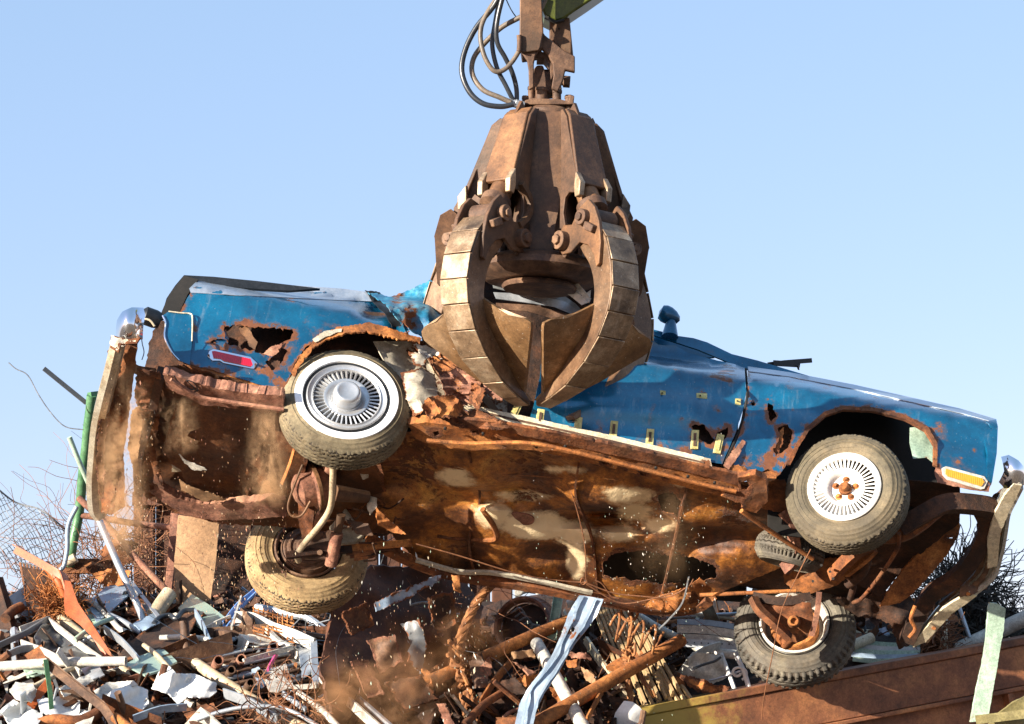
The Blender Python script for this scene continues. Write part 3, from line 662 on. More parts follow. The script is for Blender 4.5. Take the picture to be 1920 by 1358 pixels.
sheet('crumpled_roof_pillar', [(690, 548), (735, 556), (770, 543), (800, 528), (822, 516), (830, 560), (826, 640), (790, 632), (775, 622), (745, 598), (722, 570)], side(-.10, nz=.13), 'teal', car, step=7, thick=.005, jag=3, wear=[(745, 560, 12, .8), (770, 585, 12, .7), (760, 612, 14, .9)], hedge=5)
sheet('crumple_fold', [(684, 545), (712, 548), (742, 580), (752, 612), (735, 612), (722, 588), (700, 566)], side(-.025, nz=.06), 'black', car, step=7, jag=2)
# black boot lid edge and open tail
sheet('boot_lid_edge', [(345, 516), (400, 519), (482, 527), (600, 541), (540, 545), (372, 535), (360, 560), (336, 586), (303, 592), (312, 560), (328, 536)], side(.14, prof=False), 'black', car, step=14, thick=.02)
tailp = sheet('tail_panel', [(345, 517), (372, 524), (352, 552), (336, 586), (300, 600), (303, 585), (317, 552)], side(.10, prof=False), 'dark', car, step=10, thick=.015)
ext = sheet('quarter_extension', [(305, 592), (316, 584), (358, 588), (361, 600), (360, 640), (356, 684), (336, 676), (322, 660), (309, 632), (310, 606)], side(-.012), 'blue', car, step=7, thick=.012, wear=[(356, 615, 5, .6)])
tube('extension_seam', [Sd(u, v, -.018) for u, v in ((305, 592), (311, 606), (309, 632), (322, 660), (336, 676))], .005, 'chrome', ext, 4, 6)
tube('extension_seam', [Sd(u, v, -.018) for u, v in ((316, 584), (340, 587), (358, 589), (361, 602), (360, 640))], .004, 'creamtrim', ext, 4, 6)
V, F = lathe([(.001, 0), (.045, .0), (.052, .03), (.052, .09), (.03, .11), (.001, .11)], frameM(Sd(300, 602, .05), -AX - AY * .3), 20); mk('tail_lamp_housing', V, F, 'black', car)
tube('hanging_wire', [P(262, 598, 12.2), P(280, 600, 12.2), P(290, 612, 12.2)], .006, 'beige', car, 3, 6)
tube('hanging_wire', [P(264, 600, 12.2), P(266, 640, 12.2), P(270, 660, 12.2), P(266, 675, 12.2)], .003, 'wiregrey', car, 4, 5)
# marker lamp (rear)
def lamp(outline, inner, lens, off, nm):
    bz = sheet('marker_lamp', outline, side(off), 'chrome' if lens == 'red' else 'whitedirty', car, step=10, thick=.014, holes=[], label=nm); bevel(bz, .003)
    sheet('lens', inner, side(off - .008), lens, bz, step=8, thick=.01)
    return bz
lamp([(392, 658), (400, 654), (470, 669), (483, 681), (476, 692), (466, 691), (418, 681), (412, 677), (398, 677), (389, 668)], [(397, 659), (402, 658), (470, 673), (474, 684), (470, 687), (420, 677), (414, 673), (400, 671)], 'red', -.008, 'red rear side marker lamp in a bright bezel')
for (u, v) in ((391, 666), (479, 683)):
    V, F = cyl(Sd(u, v, -.0), Sd(u, v, -.03), .006, 10); mk('screw', V, F, 'castiron', car)
# rust lip under quarter
sheet('quarter_lower_lip', [(344, 680), (400, 692), (470, 712), (538, 734), (540, 752), (520, 750), (460, 728), (395, 704), (344, 692)], side(.01), 'rustor', car, step=7, thick=.02, jag=2.5)
# torn pieces inside the quarter hole
sheet('torn_bracket', [(448, 612), (462, 610), (472, 626), (482, 642), (478, 656), (468, 650), (460, 632), (450, 622)], side(.03, nz=.05), 'graborange', car, step=5, jag=1.5)
sheet('torn_flap', [(398, 634), (424, 618), (430, 634), (426, 648), (410, 644)], side(.01, nz=.06), 'blue', car, step=5, jag=1.5, edge=5)
sheet('torn_flap', [(506, 652), (530, 642), (520, 662), (500, 676), (488, 668)], side(.02, nz=.08), 'rustpink', car, step=5, jag=3)
sheet('torn_flap', [(478, 676), (520, 676), (534, 694), (512, 704), (492, 690)], side(.03, nz=.08), 'rustdark', car, step=5, jag=3)
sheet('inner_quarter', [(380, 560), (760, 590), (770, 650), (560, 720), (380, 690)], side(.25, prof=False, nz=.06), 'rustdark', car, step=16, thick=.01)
# wheel arch lips rear
sheet('arch_lip', [(592, 634), (608, 622), (648, 610), (690, 606), (722, 612), (748, 622), (790, 634), (788, 642), (748, 636), (715, 628), (688, 622), (648, 624), (616, 636), (588, 652), (566, 680), (552, 706), (546, 700), (562, 668)], side(-.012, nz=.03), 'rustor', car, step=6, thick=.012, jag=3)
sheet('arch_flap', [(586, 636), (606, 622), (640, 616), (640, 622), (610, 632), (592, 642)], side(-.02, nz=.03), 'cream', car, step=5, jag=1.5)
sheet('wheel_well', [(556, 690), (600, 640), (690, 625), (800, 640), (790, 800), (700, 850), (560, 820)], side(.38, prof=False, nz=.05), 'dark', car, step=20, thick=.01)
# torn rear door area: cream inner panels and shredded rust
sheet('inner_door_panel', [(700, 640), (800, 640), (830, 690), (900, 700), (985, 760), (960, 780), (860, 768), (800, 800), (765, 800), (750, 730)], side(.16, prof=False, nz=.10), 'cream', car, step=9, thick=.006, wear=[(820, 740, 30, .7), (900, 740, 50, .9), (780, 660, 25, .5)])
sheet('door_pillar_flap', [(752, 700), (790, 690), (815, 702), (822, 742), (806, 768), (775, 780), (762, 750)], side(.06, prof=False, nz=.14), 'cream', car, step=5, jag=3, edge=3, ang=25)
CR = [[(795, 650), (840, 664), (868, 690), (852, 716), (820, 700), (804, 676)], [(820, 700), (856, 690), (900, 704), (905, 752), (870, 760), (838, 742)],
      [(800, 746), (850, 738), (872, 762), (862, 782), (806, 786), (792, 764)], [(862, 684), (900, 700), (936, 742), (942, 756), (905, 735), (874, 706)],
      [(770, 640), (822, 656), (830, 670), (792, 668)], [(884, 716), (910, 728), (898, 770), (880, 756)], [(808, 772), (900, 770), (960, 800), (930, 806), (850, 800)], [(845, 700), (870, 712), (862, 742), (846, 730)], [(768, 660), (800, 664), (796, 690), (776, 684)]]
for i, q in enumerate(CR):
    sheet('shredded_steel', q, side(-.02 - .03 * (i % 3), prof=False, nz=.20), ['rustor', 'rustpink', 'rustor', 'rustpink', 'whitedirty', 'rust', 'rust', 'rustor', 'cream'][i], car, step=4.5, thick=.004, jag=4, edge=3, ang=22)
# --- doors
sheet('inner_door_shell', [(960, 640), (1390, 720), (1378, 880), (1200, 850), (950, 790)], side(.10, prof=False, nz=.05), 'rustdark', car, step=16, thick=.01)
sheet('inner_fender', [(1404, 720), (1500, 735), (1500, 810), (1462, 880), (1370, 880)], side(.12, prof=False, nz=.05), 'rust', car, step=12, thick=.01)
door = sheet('front_door', [(1000, 764), (1014, 700), (1020, 640), (1060, 612), (1200, 612), (1240, 632), (1272, 634), (1312, 652), (1350, 672), (1396, 690), (1399, 735), (1393, 770), (1380, 810), (1354, 870), (1300, 862), (1130, 824), (1000, 798), (992, 790)],
      side(0), 'blue', car, step=9, thick=.006, jag=.6,
      holes=[[(1296, 800), (1318, 796), (1330, 812), (1342, 826), (1330, 834), (1312, 826), (1304, 818)], [(1352, 806), (1366, 800), (1362, 822), (1350, 834), (1342, 822)]],
      hjag=4, hedge=7, wear=[(1225, 770, 7, .7), (1180, 730, 6, .6), (1270, 700, 8, .6), (1345, 770, 8, .7), (1275, 790, 6, .6), (1362, 700, 22, .75), (1340, 712, 14, .6), (1318, 742, 8, 1.1), (1385, 752, 6, 1.1), (1310, 815, 16, .8), (1350, 835, 16, .9), (1243, 738, 5, .8), (1240, 840, 26, .5), (1290, 856, 22, .7), (1200, 838, 22, .5), (1120, 812, 22, .4)],
      crease=lambda u, v, p: p + AY * (.10 * math.exp(-((v - (640 + (u - 1200) * .12)) / 26) ** 2) * min(1, max(0, (1380 - u) / 90)) - .03 * math.exp(-((v - (768 + (u - 1200) * .05)) / 26) ** 2) * min(1, max(0, (1390 - u) / 100)) + .03 * math.exp(-((u - 1040) / 40) ** 2)))
cowl = sheet('cowl', [(1180, 606), (1242, 626), (1300, 634), (1326, 642), (1372, 664), (1420, 676), (1520, 706), (1480, 704), (1396, 692), (1310, 656), (1200, 620)], side(.14), 'blue', car, step=9, thick=.01)
sheet('roof_skin', [(1150, 606), (1200, 612), (1250, 624), (1310, 645), (1340, 670), (1160, 680)], side(.22), 'blue', car, step=12, thick=.01)
for pp in [(968, 768, 26), (1013, 782, 8), (1084, 797, 6), (1151, 804, 5), (1219, 819, 4), (1303, 824, 3), (1348, 832, 12)]:
    u, v, an = pp; c, s = math.cos(R_(an)), math.sin(R_(an)); hh = 15 if u < 1290 else 18
    q = [(u + x * c - y * s, v + x * s + y * c) for x, y in ((-7, -hh), (7, -hh), (7, hh), (-7, hh))]
    cl = bevel(sheet('trim_clip', q, side(-.012), 'brass', door, step=9, thick=.012), .002)
    q2 = [(u + x * c - y * s, v + x * s + y * c) for x, y in ((-2.5, -hh + 6), (2.5, -hh + 6), (2.5, hh - 6), (-2.5, hh - 6))]
    sheet('clip_rib', q2, side(-.018), 'castiron' if u % 2 else 'brass', cl, step=8, thick=.004)
for (u, v, w_) in ((1243, 737, 5), (1316, 742, 10), (1384, 752, 5)):
    sheet('trim_clip', [(u - w_, v - 5), (u + w_, v - 4), (u + w_, v + 6), (u - w_, v + 4)], side(-.01), 'brass', door, step=6, thick=.008)
    V, F = cyl(Sd(u - w_ * .3, v, -.005), Sd(u - w_ * .3, v, -.022), .005, 8); mk('hole', V, F, 'dark', door)
tube('door_seam', [Sd(u, v, .012) for u, v in ((1398, 692), (1401, 735), (1396, 772), (1384, 812), (1357, 872))], .008, 'dark', car, 4, 6)
trim = sheet('sill_trim', [(868, 760), (900, 763), (1000, 784), (1150, 817), (1332, 860), (1336, 878), (1327, 882), (1140, 840), (1000, 806), (900, 784)], side(-.018), 'creamtrim', car, step=8, thick=.02, jag=.8, wear=[(1320, 870, 20, .6), (890, 775, 14, .6)])
sheet('trim_groove', [(900, 770), (1150, 826), (1320, 866), (1320, 869), (1150, 830), (900, 774)], side(-.022), 'castiron', trim, step=10, thick=.003)
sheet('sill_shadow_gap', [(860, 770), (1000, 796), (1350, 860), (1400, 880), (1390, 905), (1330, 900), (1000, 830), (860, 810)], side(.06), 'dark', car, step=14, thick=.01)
# --- front fender
fender = sheet('front_fender', [(1402, 689), (1480, 700), (1600, 723), (1700, 746), (1800, 768), (1868, 788), (1870, 800), (1868, 850), (1859, 900), (1856, 912), (1800, 890), (1757, 878), (1758, 832), (1744, 806), (1718, 790), (1680, 776), (1640, 766), (1580, 763), (1545, 774), (1512, 802), (1492, 835), (1474, 872), (1462, 890), (1440, 880), (1420, 888), (1400, 880), (1367, 876), (1362, 870), (1384, 822), (1397, 780), (1403, 735)],
      side(-.004), 'blue', car, step=9, thick=.005, jag=.7,
      holes=[[(1460, 800), (1477, 797), (1485, 812), (1482, 830), (1468, 848), (1454, 856), (1450, 842), (1461, 826)], [(1440, 752), (1450, 756), (1454, 782), (1446, 792), (1440, 776)], [(1408, 752), (1416, 752), (1416, 760), (1409, 760)]],
      hjag=3.5, hedge=6, wear=[(1520, 750, 7, .6), (1590, 745, 6, .6), (1760, 800, 8, .7), (1830, 840, 9, .6), (1480, 720, 8, .6), (1800, 860, 7, .6), (1411, 756, 13, .8), (1420, 770, 10, .6), (1444, 750, 12, 1.1), (1446, 790, 10, .9), (1552, 720, 10, .8), (1488, 767, 5, .8), (1640, 770, 20, .6), (1700, 785, 14, .8), (1670, 740, 16, .5), (1450, 862, 24, .9), (1410, 878, 26, .9), (1500, 800, 10, .5), (1850, 905, 10, .8), (1780, 890, 12, .5)], edge=4,
      crease=lambda u, v, p: p + AY * (.02 * math.exp(-((v - (735 + (u - 1400) * .25)) / 16) ** 2)))
sheet('fender_shoulder', [(1402, 687), (1480, 698), (1600, 721), (1800, 766), (1868, 786), (1866, 792), (1800, 774), (1600, 729), (1480, 706), (1404, 696)], side(-.010), 'topgrey', fender, step=9)
sheet('fender_nose', [(1868, 786), (1871, 800), (1869, 850), (1860, 905), (1850, 900), (1852, 850), (1846, 822), (1862, 802), (1850, 790)], side(-.014), 'blue', fender, step=7, thick=.02, wear=[(1858, 806, 7, .6)])
sheet('torn_fender_edge', [(1458, 812), (1470, 800), (1468, 826), (1462, 846), (1448, 868), (1444, 850), (1452, 836)], side(.02, nz=.06), 'rust', fender, step=5, jag=2.5)
sheet('torn_fender_edge', [(1370, 850), (1392, 824), (1398, 828), (1384, 858), (1366, 880), (1356, 872)], side(-.02, nz=.05), 'rustpink', fender, step=5, jag=2)
sheet('rocker_end', [(1362, 872), (1400, 874), (1440, 862), (1470, 872), (1455, 900), (1420, 908), (1370, 896)], side(-.0, nz=.09), 'rustor', car, step=6, jag=3)
sheet('arch_rim', [(1474, 870), (1492, 834), (1512, 801), (1545, 772), (1580, 761), (1640, 764), (1700, 779), (1740, 800), (1758, 832), (1757, 876), (1750, 872), (1751, 834), (1734, 806), (1698, 786), (1640, 771), (1582, 768), (1550, 778), (1518, 806), (1498, 838), (1482, 872)], side(-.014), 'rust', fender, step=6, thick=.02, jag=.8)
sheet('inner_liner', [(1706, 802), (1725, 800), (1748, 816), (1756, 840), (1756, 872), (1738, 858), (1712, 860), (1706, 830)], side(.10, nz=.05), 'mint', car, step=7, wear=[(1740, 862, 8, .8)])
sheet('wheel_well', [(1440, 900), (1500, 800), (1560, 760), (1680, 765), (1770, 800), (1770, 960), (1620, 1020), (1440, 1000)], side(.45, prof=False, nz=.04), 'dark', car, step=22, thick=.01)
sheet('front_valance', [(1757, 868), (1858, 896), (1860, 905), (1854, 922), (1830, 920), (1790, 912), (1757, 904), (1752, 885)], side(.0), 'rustpink', car, step=7, jag=1.5)
lamp([(1766, 878), (1774, 874), (1846, 893), (1853, 902), (1846, 917), (1838, 918), (1776, 899), (1768, 890)], [(1774, 879), (1842, 897), (1846, 904), (1840, 912), (1778, 893), (1773, 888)], 'amber', -.01, 'amber front side marker lamp in a white bezel')
# mirror, wiper
mb = Sd(1256, 632, .12); mt_ = Sd(1258, 603, .10)
V, F = cyl(mb, mt_, .052, 20, .030); mir = mk('door_mirror', V, F, 'blue', car)
MX = frameM(Sd(1254, 592, .10), (Sd(1285, 603, .10) - Sd(1240, 582, .10)))
V, F = lathe([(.001, -.065), (.045, -.055), (.056, -.03), (.056, .0), (.045, .035), (.025, .065), (.001, .075)], MX, 24); mk('mirror_head', V, F, 'blue', mir)
wp = prof('wiper_arm', [Sd(1440, 684, .3), Sd(1470, 680, .3), Sd(1522, 676, .3)], rect(.028, .012), 'black', car); prof('wiper_arm', [Sd(1450, 681, .28), Sd(1500, 684, .28), Sd(1496, 690, .28)], rect(.035, .012), 'black', car)
# --- roof sheets and trims inside the grab
for q, m, d, nm in (([(918, 512), (1005, 518), (1080, 570), (1098, 590), (1040, 560), (960, 548), (925, 540)], 'steelsheet', 12.6, 'crushed_roof_sheet'), ([(925, 548), (1000, 552), (1060, 566), (1098, 592), (1088, 594), (1040, 576), (980, 566), (930, 560)], 'galv', 12.5, 'window_frame'),
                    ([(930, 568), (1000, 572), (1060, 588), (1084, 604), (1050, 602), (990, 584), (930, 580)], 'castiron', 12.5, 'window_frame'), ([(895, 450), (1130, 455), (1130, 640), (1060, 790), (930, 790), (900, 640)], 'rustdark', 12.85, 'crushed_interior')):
    sheet(nm, q, dep(d, .05, 4, du=.1, dv=-.6), m, car, step=9)
sheet('broken_white_trim', [(1044, 537), (1066, 527), (1090, 556), (1108, 545), (1106, 566), (1090, 572), (1070, 556)], dep(12.45, .08, 8), 'white', car, step=6)
sheet('broken_white_trim', [(1066, 527), (1078, 524), (1108, 560), (1104, 568), (1092, 556)], dep(12.40, .05, 8), 'whitedirty', car, step=6)

# --- underside
def ftrough(x, y):
    z = 0.05
    z += .10 * math.exp(-(y / .20) ** 2)                                  # tunnel
    z += .05 * math.exp(-((y + .48) / .16) ** 2) * (math.sin(x * 6) * .35 + .65)
    z += .05 * math.exp(-((y - .42) / .15) ** 2) * (math.sin(x * 5 + 1) * .4 + .6)
    z += .025 * math.sin(x * 9 + 2 * math.sin(y * 5)) + .035 * noise.fractal(Vector((x * 2.3, y * 2.3, 7)), 1, 2, 4)
    z += .07 * math.exp(-(((x - 1.55) / .22) ** 2 + ((y - .05) / .14) ** 2))
    z -= .05 * math.exp(-(((x - .9) / .12) ** 2 + ((y - .12) / .10) ** 2))
    return z
floor = sheet('floor_pan', [(690, 820), (860, 800), (1150, 850), (1400, 905), (1470, 960), (1475, 1060), (1330, 1120), (1235, 1140), (1080, 1112), (960, 1090), (800, 1068), (740, 1010), (700, 940)],
      under(0, fn=ftrough), 'floor', car, step=8, thick=.004, jag=1.5,
      holes=[[(1130, 1056), (1145, 1040), (1200, 1032), (1250, 1042), (1300, 1044), (1340, 1062), (1344, 1084), (1280, 1096), (1190, 1088), (1132, 1080)], [(1232, 930), (1262, 922), (1278, 940), (1270, 968), (1240, 958)]], hjag=4, hedge=8,
      wear=[(760, 860, 60, .5), (1000, 880, 60, .35), (1380, 960, 70, .45), (880, 1040, 50, .35), (770, 960, 40, .45)],
      mark=[(850, 890, 40, 14, .6), (1240, 985, 40, 16, .6), (1160, 1000, 50, 20, .6), (925, 965, 34, 26, .75), (1000, 985, 60, 26, .85), (1075, 1000, 45, 26, .7), (1180, 930, 60, 20, .6), (1080, 1050, 20, 36, .75), (980, 930, 60, 12, .6), (860, 905, 50, 12, .5), (1190, 960, 40, 22, .6), (1060, 880, 60, 10, .45), (950, 1090, 70, 8, .5), (1010, 1000, 60, 14, .7), (1280, 905, 30, 10, .5)])
sheet('dark_hole_backing', [(1100, 1010), (1400, 1020), (1400, 1130), (1100, 1110)], under(.30), 'dark', car, step=20)  # dark backing sheet above the floor hole, shade put into its colour
sheet('dark_hole_backing', [(1200, 900), (1300, 900), (1300, 990), (1200, 990)], under(.28), 'rustdark', car, step=20)
V, F = lathe([(.001, -.004), (.05, -.004), (.055, .0), (.055, .01), (.001, .01)], frameM(under(0, fn=ftrough)(977, 971), -AZ, AX), 24)
V = [v + (AX * .025 if (v - U(977, 971)).dot(AX) > 0 else -AX * .025) for v in V]; pg = mk('drain_plug', V, F, 'rustpink', car)
V, F = cyl(under(0, fn=ftrough)(980, 971), under(0, fn=ftrough)(980, 971) - AZ * .012, .016, 12); mk('plug_hole', V, F, 'dark', pg)
tube('floor_rib', [under(-.004, fn=ftrough)(u, v) for u, v in ((905, 955), (925, 985), (930, 1010), (900, 1012))], .018, 'rustor', floor, 5, 8)
tube('floor_rib', [under(-.004, fn=ftrough)(u, v) for u, v in ((820, 1005), (860, 1010), (905, 1012))], .012, 'rust', floor, 5, 8)
# sill rail (near)
sheet('sill_rail', [(765, 796), (800, 792), (860, 800), (930, 800), (1040, 822), (1200, 856), (1330, 888), (1384, 902), (1384, 932), (1366, 934), (1300, 918), (1180, 886), (1080, 862), (1000, 844), (930, 842), (880, 846), (820, 838), (780, 824)],
      under(-.03, amp=.012, sc=5), 'rustor', car, step=8, thick=.05, jag=1.2, holes=[[(1128, 859), (1138, 857), (1146, 863), (1142, 872), (1131, 872), (1126, 866)], [(884, 808), (896, 808), (896, 812), (886, 813)], [(812, 810), (822, 808), (824, 816), (815, 819)], [(1160, 878), (1170, 880), (1170, 884), (1160, 882)], [(1200, 886), (1212, 889), (1211, 893), (1200, 890)], [(1246, 892), (1250, 893), (1249, 898), (1245, 896)]], hjag=.6, hedge=4)
sheet('sill_face', [(860, 786), (930, 792), (1040, 812), (1200, 846), (1330, 878), (1392, 892), (1386, 912), (1330, 896), (1200, 864), (1040, 830), (930, 806), (860, 803)], under(-.045, amp=.012, sc=4), 'rust', car, step=8, thick=.02, jag=1.2)
prof('sill_ridge', [under(-.075)(u, v) for u, v in ((800, 826), (880, 832), (1000, 832), (1150, 866), (1300, 904), (1380, 922))], circ(.012, 6), 'rustor', car, k=5)
for u, v in ((835, 802), (906, 812), (1006, 836), (1060, 836), (1230, 876), (1290, 892), (1340, 904)):
    V, F = cyl(under(-.05)(u, v), under(-.05)(u, v) - AZ * .012, .009, 10); mk('rail_hole', V, F, 'dark', car)
# far sill
prof('far_sill', [under(-.02)(u, v) for u, v in ((690, 1010), (770, 1052), (860, 1080), (1000, 1100), (1120, 1124), (1240, 1144), (1300, 1140), (1330, 1124))], rect(.05, .06), 'rust', car, hint=AZ, k=5)
prof('far_sill_lip', [under(-.03)(u, v) for u, v in ((780, 1050), (860, 1072), (920, 1074), (1000, 1088), (1110, 1112))], rect(.018, .03), 'cream', car, hint=AZ, k=5)
sheet('far_sill_torn_end', [(1230, 1120), (1290, 1100), (1310, 1084), (1330, 1100), (1345, 1124), (1300, 1146), (1262, 1150), (1200, 1138)], under(-.04, amp=.05, sc=6), 'rustor', car, step=6, jag=2.5, holes=[[(1290, 1120), (1300, 1118), (1304, 1124), (1294, 1127)]], hjag=.5, hedge=3)
# floor cross members / seams
for pts in ([(880, 850), (900, 930), (880, 1010), (890, 1080)], [(1085, 870), (1080, 930), (1110, 1010), (1120, 1110)], [(1290, 905), (1270, 990), (1240, 1120)]):
    prof('floor_seam', [under(-.01, fn=ftrough)(u, v) for u, v in pts], rect(.03, .012), 'rust', car, hint=AZ, k=6)
# rear floor / tank bay
def ftank(x, y): return .06 + .05 * math.sin(y * 4 + 1) * .5 + .04 * noise.fractal(Vector((x * 3, y * 3, 2)), 1, 2, 5) - .05 * math.exp(-((x + .7) / .25) ** 2 - ((y + .3) / .4) ** 2)
sheet('boot_floor', [(296, 690), (345, 684), (470, 722), (560, 752), (700, 800), (740, 1000), (690, 1010), (560, 990), (410, 982), (330, 962), (268, 930), (258, 860), (275, 760)], under(0, fn=ftank), 'tank', car, step=9, jag=3, wear=[(430, 800, 50, .3), (350, 870, 40, .3)], edge=6)
def tray(x, y): return -.02 + .09 * abs(math.sin(x * 3.2 + .6)) ** 3 + .02 * noise.fractal(Vector((x * 4, y * 4, 9)), 1, 2, 4)
sheet('fuel_tank', [(330, 760), (420, 756), (540, 772), (580, 850), (560, 930), (470, 935), (350, 905), (305, 850)], under(0, fn=tray), 'tank', car, step=9, thick=.02, jag=2, wear=[(430, 770, 60, .45), (400, 800, 30, .4)], edge=5)
sheet('torn_floor_strip', [(335, 852), (352, 866), (382, 876), (388, 882), (362, 882), (345, 868)], under(-.05, amp=.03), 'whitedirty', car, step=5, jag=2)
sheet('torn_floor_strip', [(322, 872), (340, 884), (322, 886)], under(-.05), 'beige', car, step=5, jag=1)
sheet('frame_rail_skin', [(306, 702), (340, 708), (400, 728), (470, 738), (530, 742), (532, 774), (500, 774), (460, 768), (410, 762), (380, 760), (345, 742), (312, 728)], under(-.07, amp=.014, sc=5), 'rustpink', car, step=7, thick=.06, jag=2, holes=[[(446, 764), (456, 761), (463, 767), (458, 772), (448, 771)], [(300, 721), (310, 719), (313, 726), (303, 729)]], hjag=.5, hedge=3)
prof('frame_rail_ridge', [under(-.10)(u, v) for u, v in ((320, 712), (370, 742), (420, 752), (532, 768))], circ(.012, 6), 'rustpink', car, k=5)
tube('rail_scribble_wire', [under(-.085)(u, v) for u, v in ((326, 704), (334, 716), (352, 728), (366, 730), (350, 714), (364, 718), (370, 732), (356, 738), (372, 732))], .003, 'black', car, 4, 5)
sheet('lower_frame_rail', [(272, 904), (292, 910), (330, 934), (380, 946), (440, 944), (535, 936), (538, 968), (470, 974), (400, 976), (345, 966), (308, 944), (285, 926)], under(-.05, amp=.012, sc=5), 'rustpink', car, step=7, thick=.05, jag=1.8, holes=[[(276, 908), (288, 910), (290, 918), (282, 920)]], hjag=.5, hedge=3)
sheet('torn_rail_skin', [(336, 900), (360, 914), (410, 930), (424, 938), (380, 940), (340, 918)], under(-.075, amp=.03), 'plaster', car, step=6, jag=2)
# rear valance with ragged edge
prof('rear_crossmember', [U(u, v, -.02) for u, v in ((302, 700), (285, 770), (262, 850), (262, 920))], rect(.09, .05), 'rustdark', car, hint=AZ, k=5)
for q in ([(256, 690), (300, 700), (304, 760), (290, 830), (272, 860), (262, 800), (252, 740)], [(268, 790), (282, 770), (288, 830), (296, 870), (284, 880), (270, 850)], [(262, 850), (300, 880), (306, 920), (276, 940), (258, 900)]):
    sheet('rear_valance', q, under(-.06, amp=.06, sc=5), 'rust', car, step=6, jag=4)
sheet('valance_light_edge', [(247, 770), (262, 762), (266, 800), (258, 860), (262, 900), (252, 890), (240, 840), (244, 800)], under(-.09, amp=.05, sc=4), 'plaster', car, step=6, jag=2.5)
sheet('tail_inner', [(300, 600), (345, 600), (356, 690), (300, 700), (272, 690), (280, 640)], side(.16, prof=False, nz=.06), 'rustdark', car, step=9, jag=3)
# rear bumper (hangs off)
bpts = [(222, 640), (210, 690), (197, 740), (186, 790), (180, 850), (177, 900), (180, 945), (190, 962)]
bd_ = [12.10, 12.16, 12.25, 12.38, 12.5, 12.62, 12.72, 12.76]
bmp = prof('rear_bumper', [P(u, v, d) for (u, v), d in zip(bpts, bd_)], [(-.045, -.03), (-.035, -.055), (0, -.07), (.035, -.05), (.04, .0), (.032, .006), (.025, -.035), (0, -.05), (-.03, -.035), (-.035, .0)], 'bumper', car, hint=Vector((-1, 0, 0)), k=6, attrs=None)
sheet('bumper_end', [(212, 600), (226, 584), (244, 576), (262, 576), (266, 590), (262, 636), (240, 642), (212, 640), (206, 626)], dep(12.02, .0, du=-.0), 'chrome', bmp, step=6, thick=.03, crease=lambda u, v, p: p + FW * (.0012 * (u - 240) ** 2 * .12 + .05 * ((v - 610) / 34) ** 2))
sheet('bumper_end_lower', [(208, 628), (238, 636), (262, 634), (256, 644), (226, 646), (222, 662), (206, 652)], dep(12.0, .02, 8), 'bumper', bmp, step=5, thick=.02, edge=5)
sheet('bumper_inner_face', [(226, 646), (258, 642), (254, 680), (248, 730), (240, 790), (232, 850), (234, 950), (208, 966), (190, 960), (190, 880), (196, 800), (210, 720), (222, 680)], dep(12.22, .05, 4, dv=.5), 'rust', bmp, step=8, jag=2)
sheet('bumper_torn_lip', [(204, 650), (222, 660), (228, 690), (214, 740), (200, 800), (196, 860), (196, 930), (188, 940), (180, 880), (182, 820), (192, 760), (206, 700)], dep(12.15, .05, 6, dv=.5), 'graborange', bmp, step=5, jag=4, edge=4)
cbar('bumper_bracket', [P(236, 652, 12.2), P(250, 690, 12.3), P(292, 700, 12.4)], .05, .02, 'rust')
# rear axle
RRc = side(.04, prof=False)(650, 746); RLc = CM @ Vector((0, 0, 0))
o_, d_ = lray(577, 1028); t_ = (.62 - o_.y) / d_.y; RLc = CM @ (o_ + d_ * t_)
axl0 = RRc + AY * .22; axl1 = RLc + AY * .05
V, F = swp([axl0.lerp(axl1, k / 8) for k in range(9)], circ(.042, 16)); axle = mk('rear_axle', V, F, 'rustpink', car)
dc = P(592, 912, 12.92)
V, F = lathe([(.001, -.10), (.07, -.09), (.11, -.05), (.125, .0), (.13, .02), (.11, .03), (.10, .10), (.06, .13), (.001, .13)], frameM(dc, -AX * .9 - AZ * .5), 24); mk('differential', V, F, 'rustpink', axle)
V, F = lathe([(.12, .0), (.145, .0), (.145, .02), (.12, .02)], frameM(dc, -AX * .9 - AZ * .5), 24); mk('differential_flange', V, F, 'graborange', axle)
V, F = cyl(P(628, 925, 12.85), P(690, 932, 12.95), .05, 16, .035); mk('pinion_nose', V, F, 'grab', axle)
tube('exhaust_pipe', [P(u, v, d) for u, v, d in ((624, 870, 12.55), (624, 900, 12.6), (620, 950, 12.75), (600, 985, 12.85), (572, 1018, 12.95), (558, 1040, 13.0), (560, 1052, 13.05))], .019, 'beige', car, 6, 12)
tube('shock_absorber', [P(640, 965, 12.9), P(622, 1050, 13.05)], .026, 'graborange', car, 1, 14); tube('shock_absorber', [P(632, 1000, 12.94), P(620, 1060, 13.0)], .036, 'rustpink', car, 1, 14)
plate('spring_plate', [(596, 1000), (622, 992), (636, 1040), (622, 1050), (570, 1048), (562, 1036)], 13.0, .05, 'castiron', car, .006)
V, F = cyl(P(600, 1036, 13.0), P(600, 1036, 12.93), .018, 6); bevel(mk('nut', V, F, 'castiron', car), .002)
for k in range(4):
    prof('spring_leaf', [P(770 - k * 22, 1018 + k * 5, 13.2), P(700, 1024 + k * 5, 13.1), P(640 + k * 8, 1030 + k * 5, 13.05)], rect(.045, .010), 'rustor' if k == 0 else 'rust', car, hint=AZ, k=4)
prof('spring_leaf', [P(536, 1042, 12.96), P(600, 1034, 13.0), P(660, 1030, 13.05)], rect(.045, .02), 'rustdark', car, hint=AZ, k=4)
cbar('hanger_strap', [P(552, 842, 12.55), P(542, 875, 12.6), P(528, 908, 12.62)], .035, .006, 'rustor'); 
tube('fuel_tank_strap', [P(u, v, 12.8) for u, v in ((568, 870), (550, 915), (540, 950), (548, 968), (566, 966), (582, 940))], .007, 'graborange', car, 5, 8)
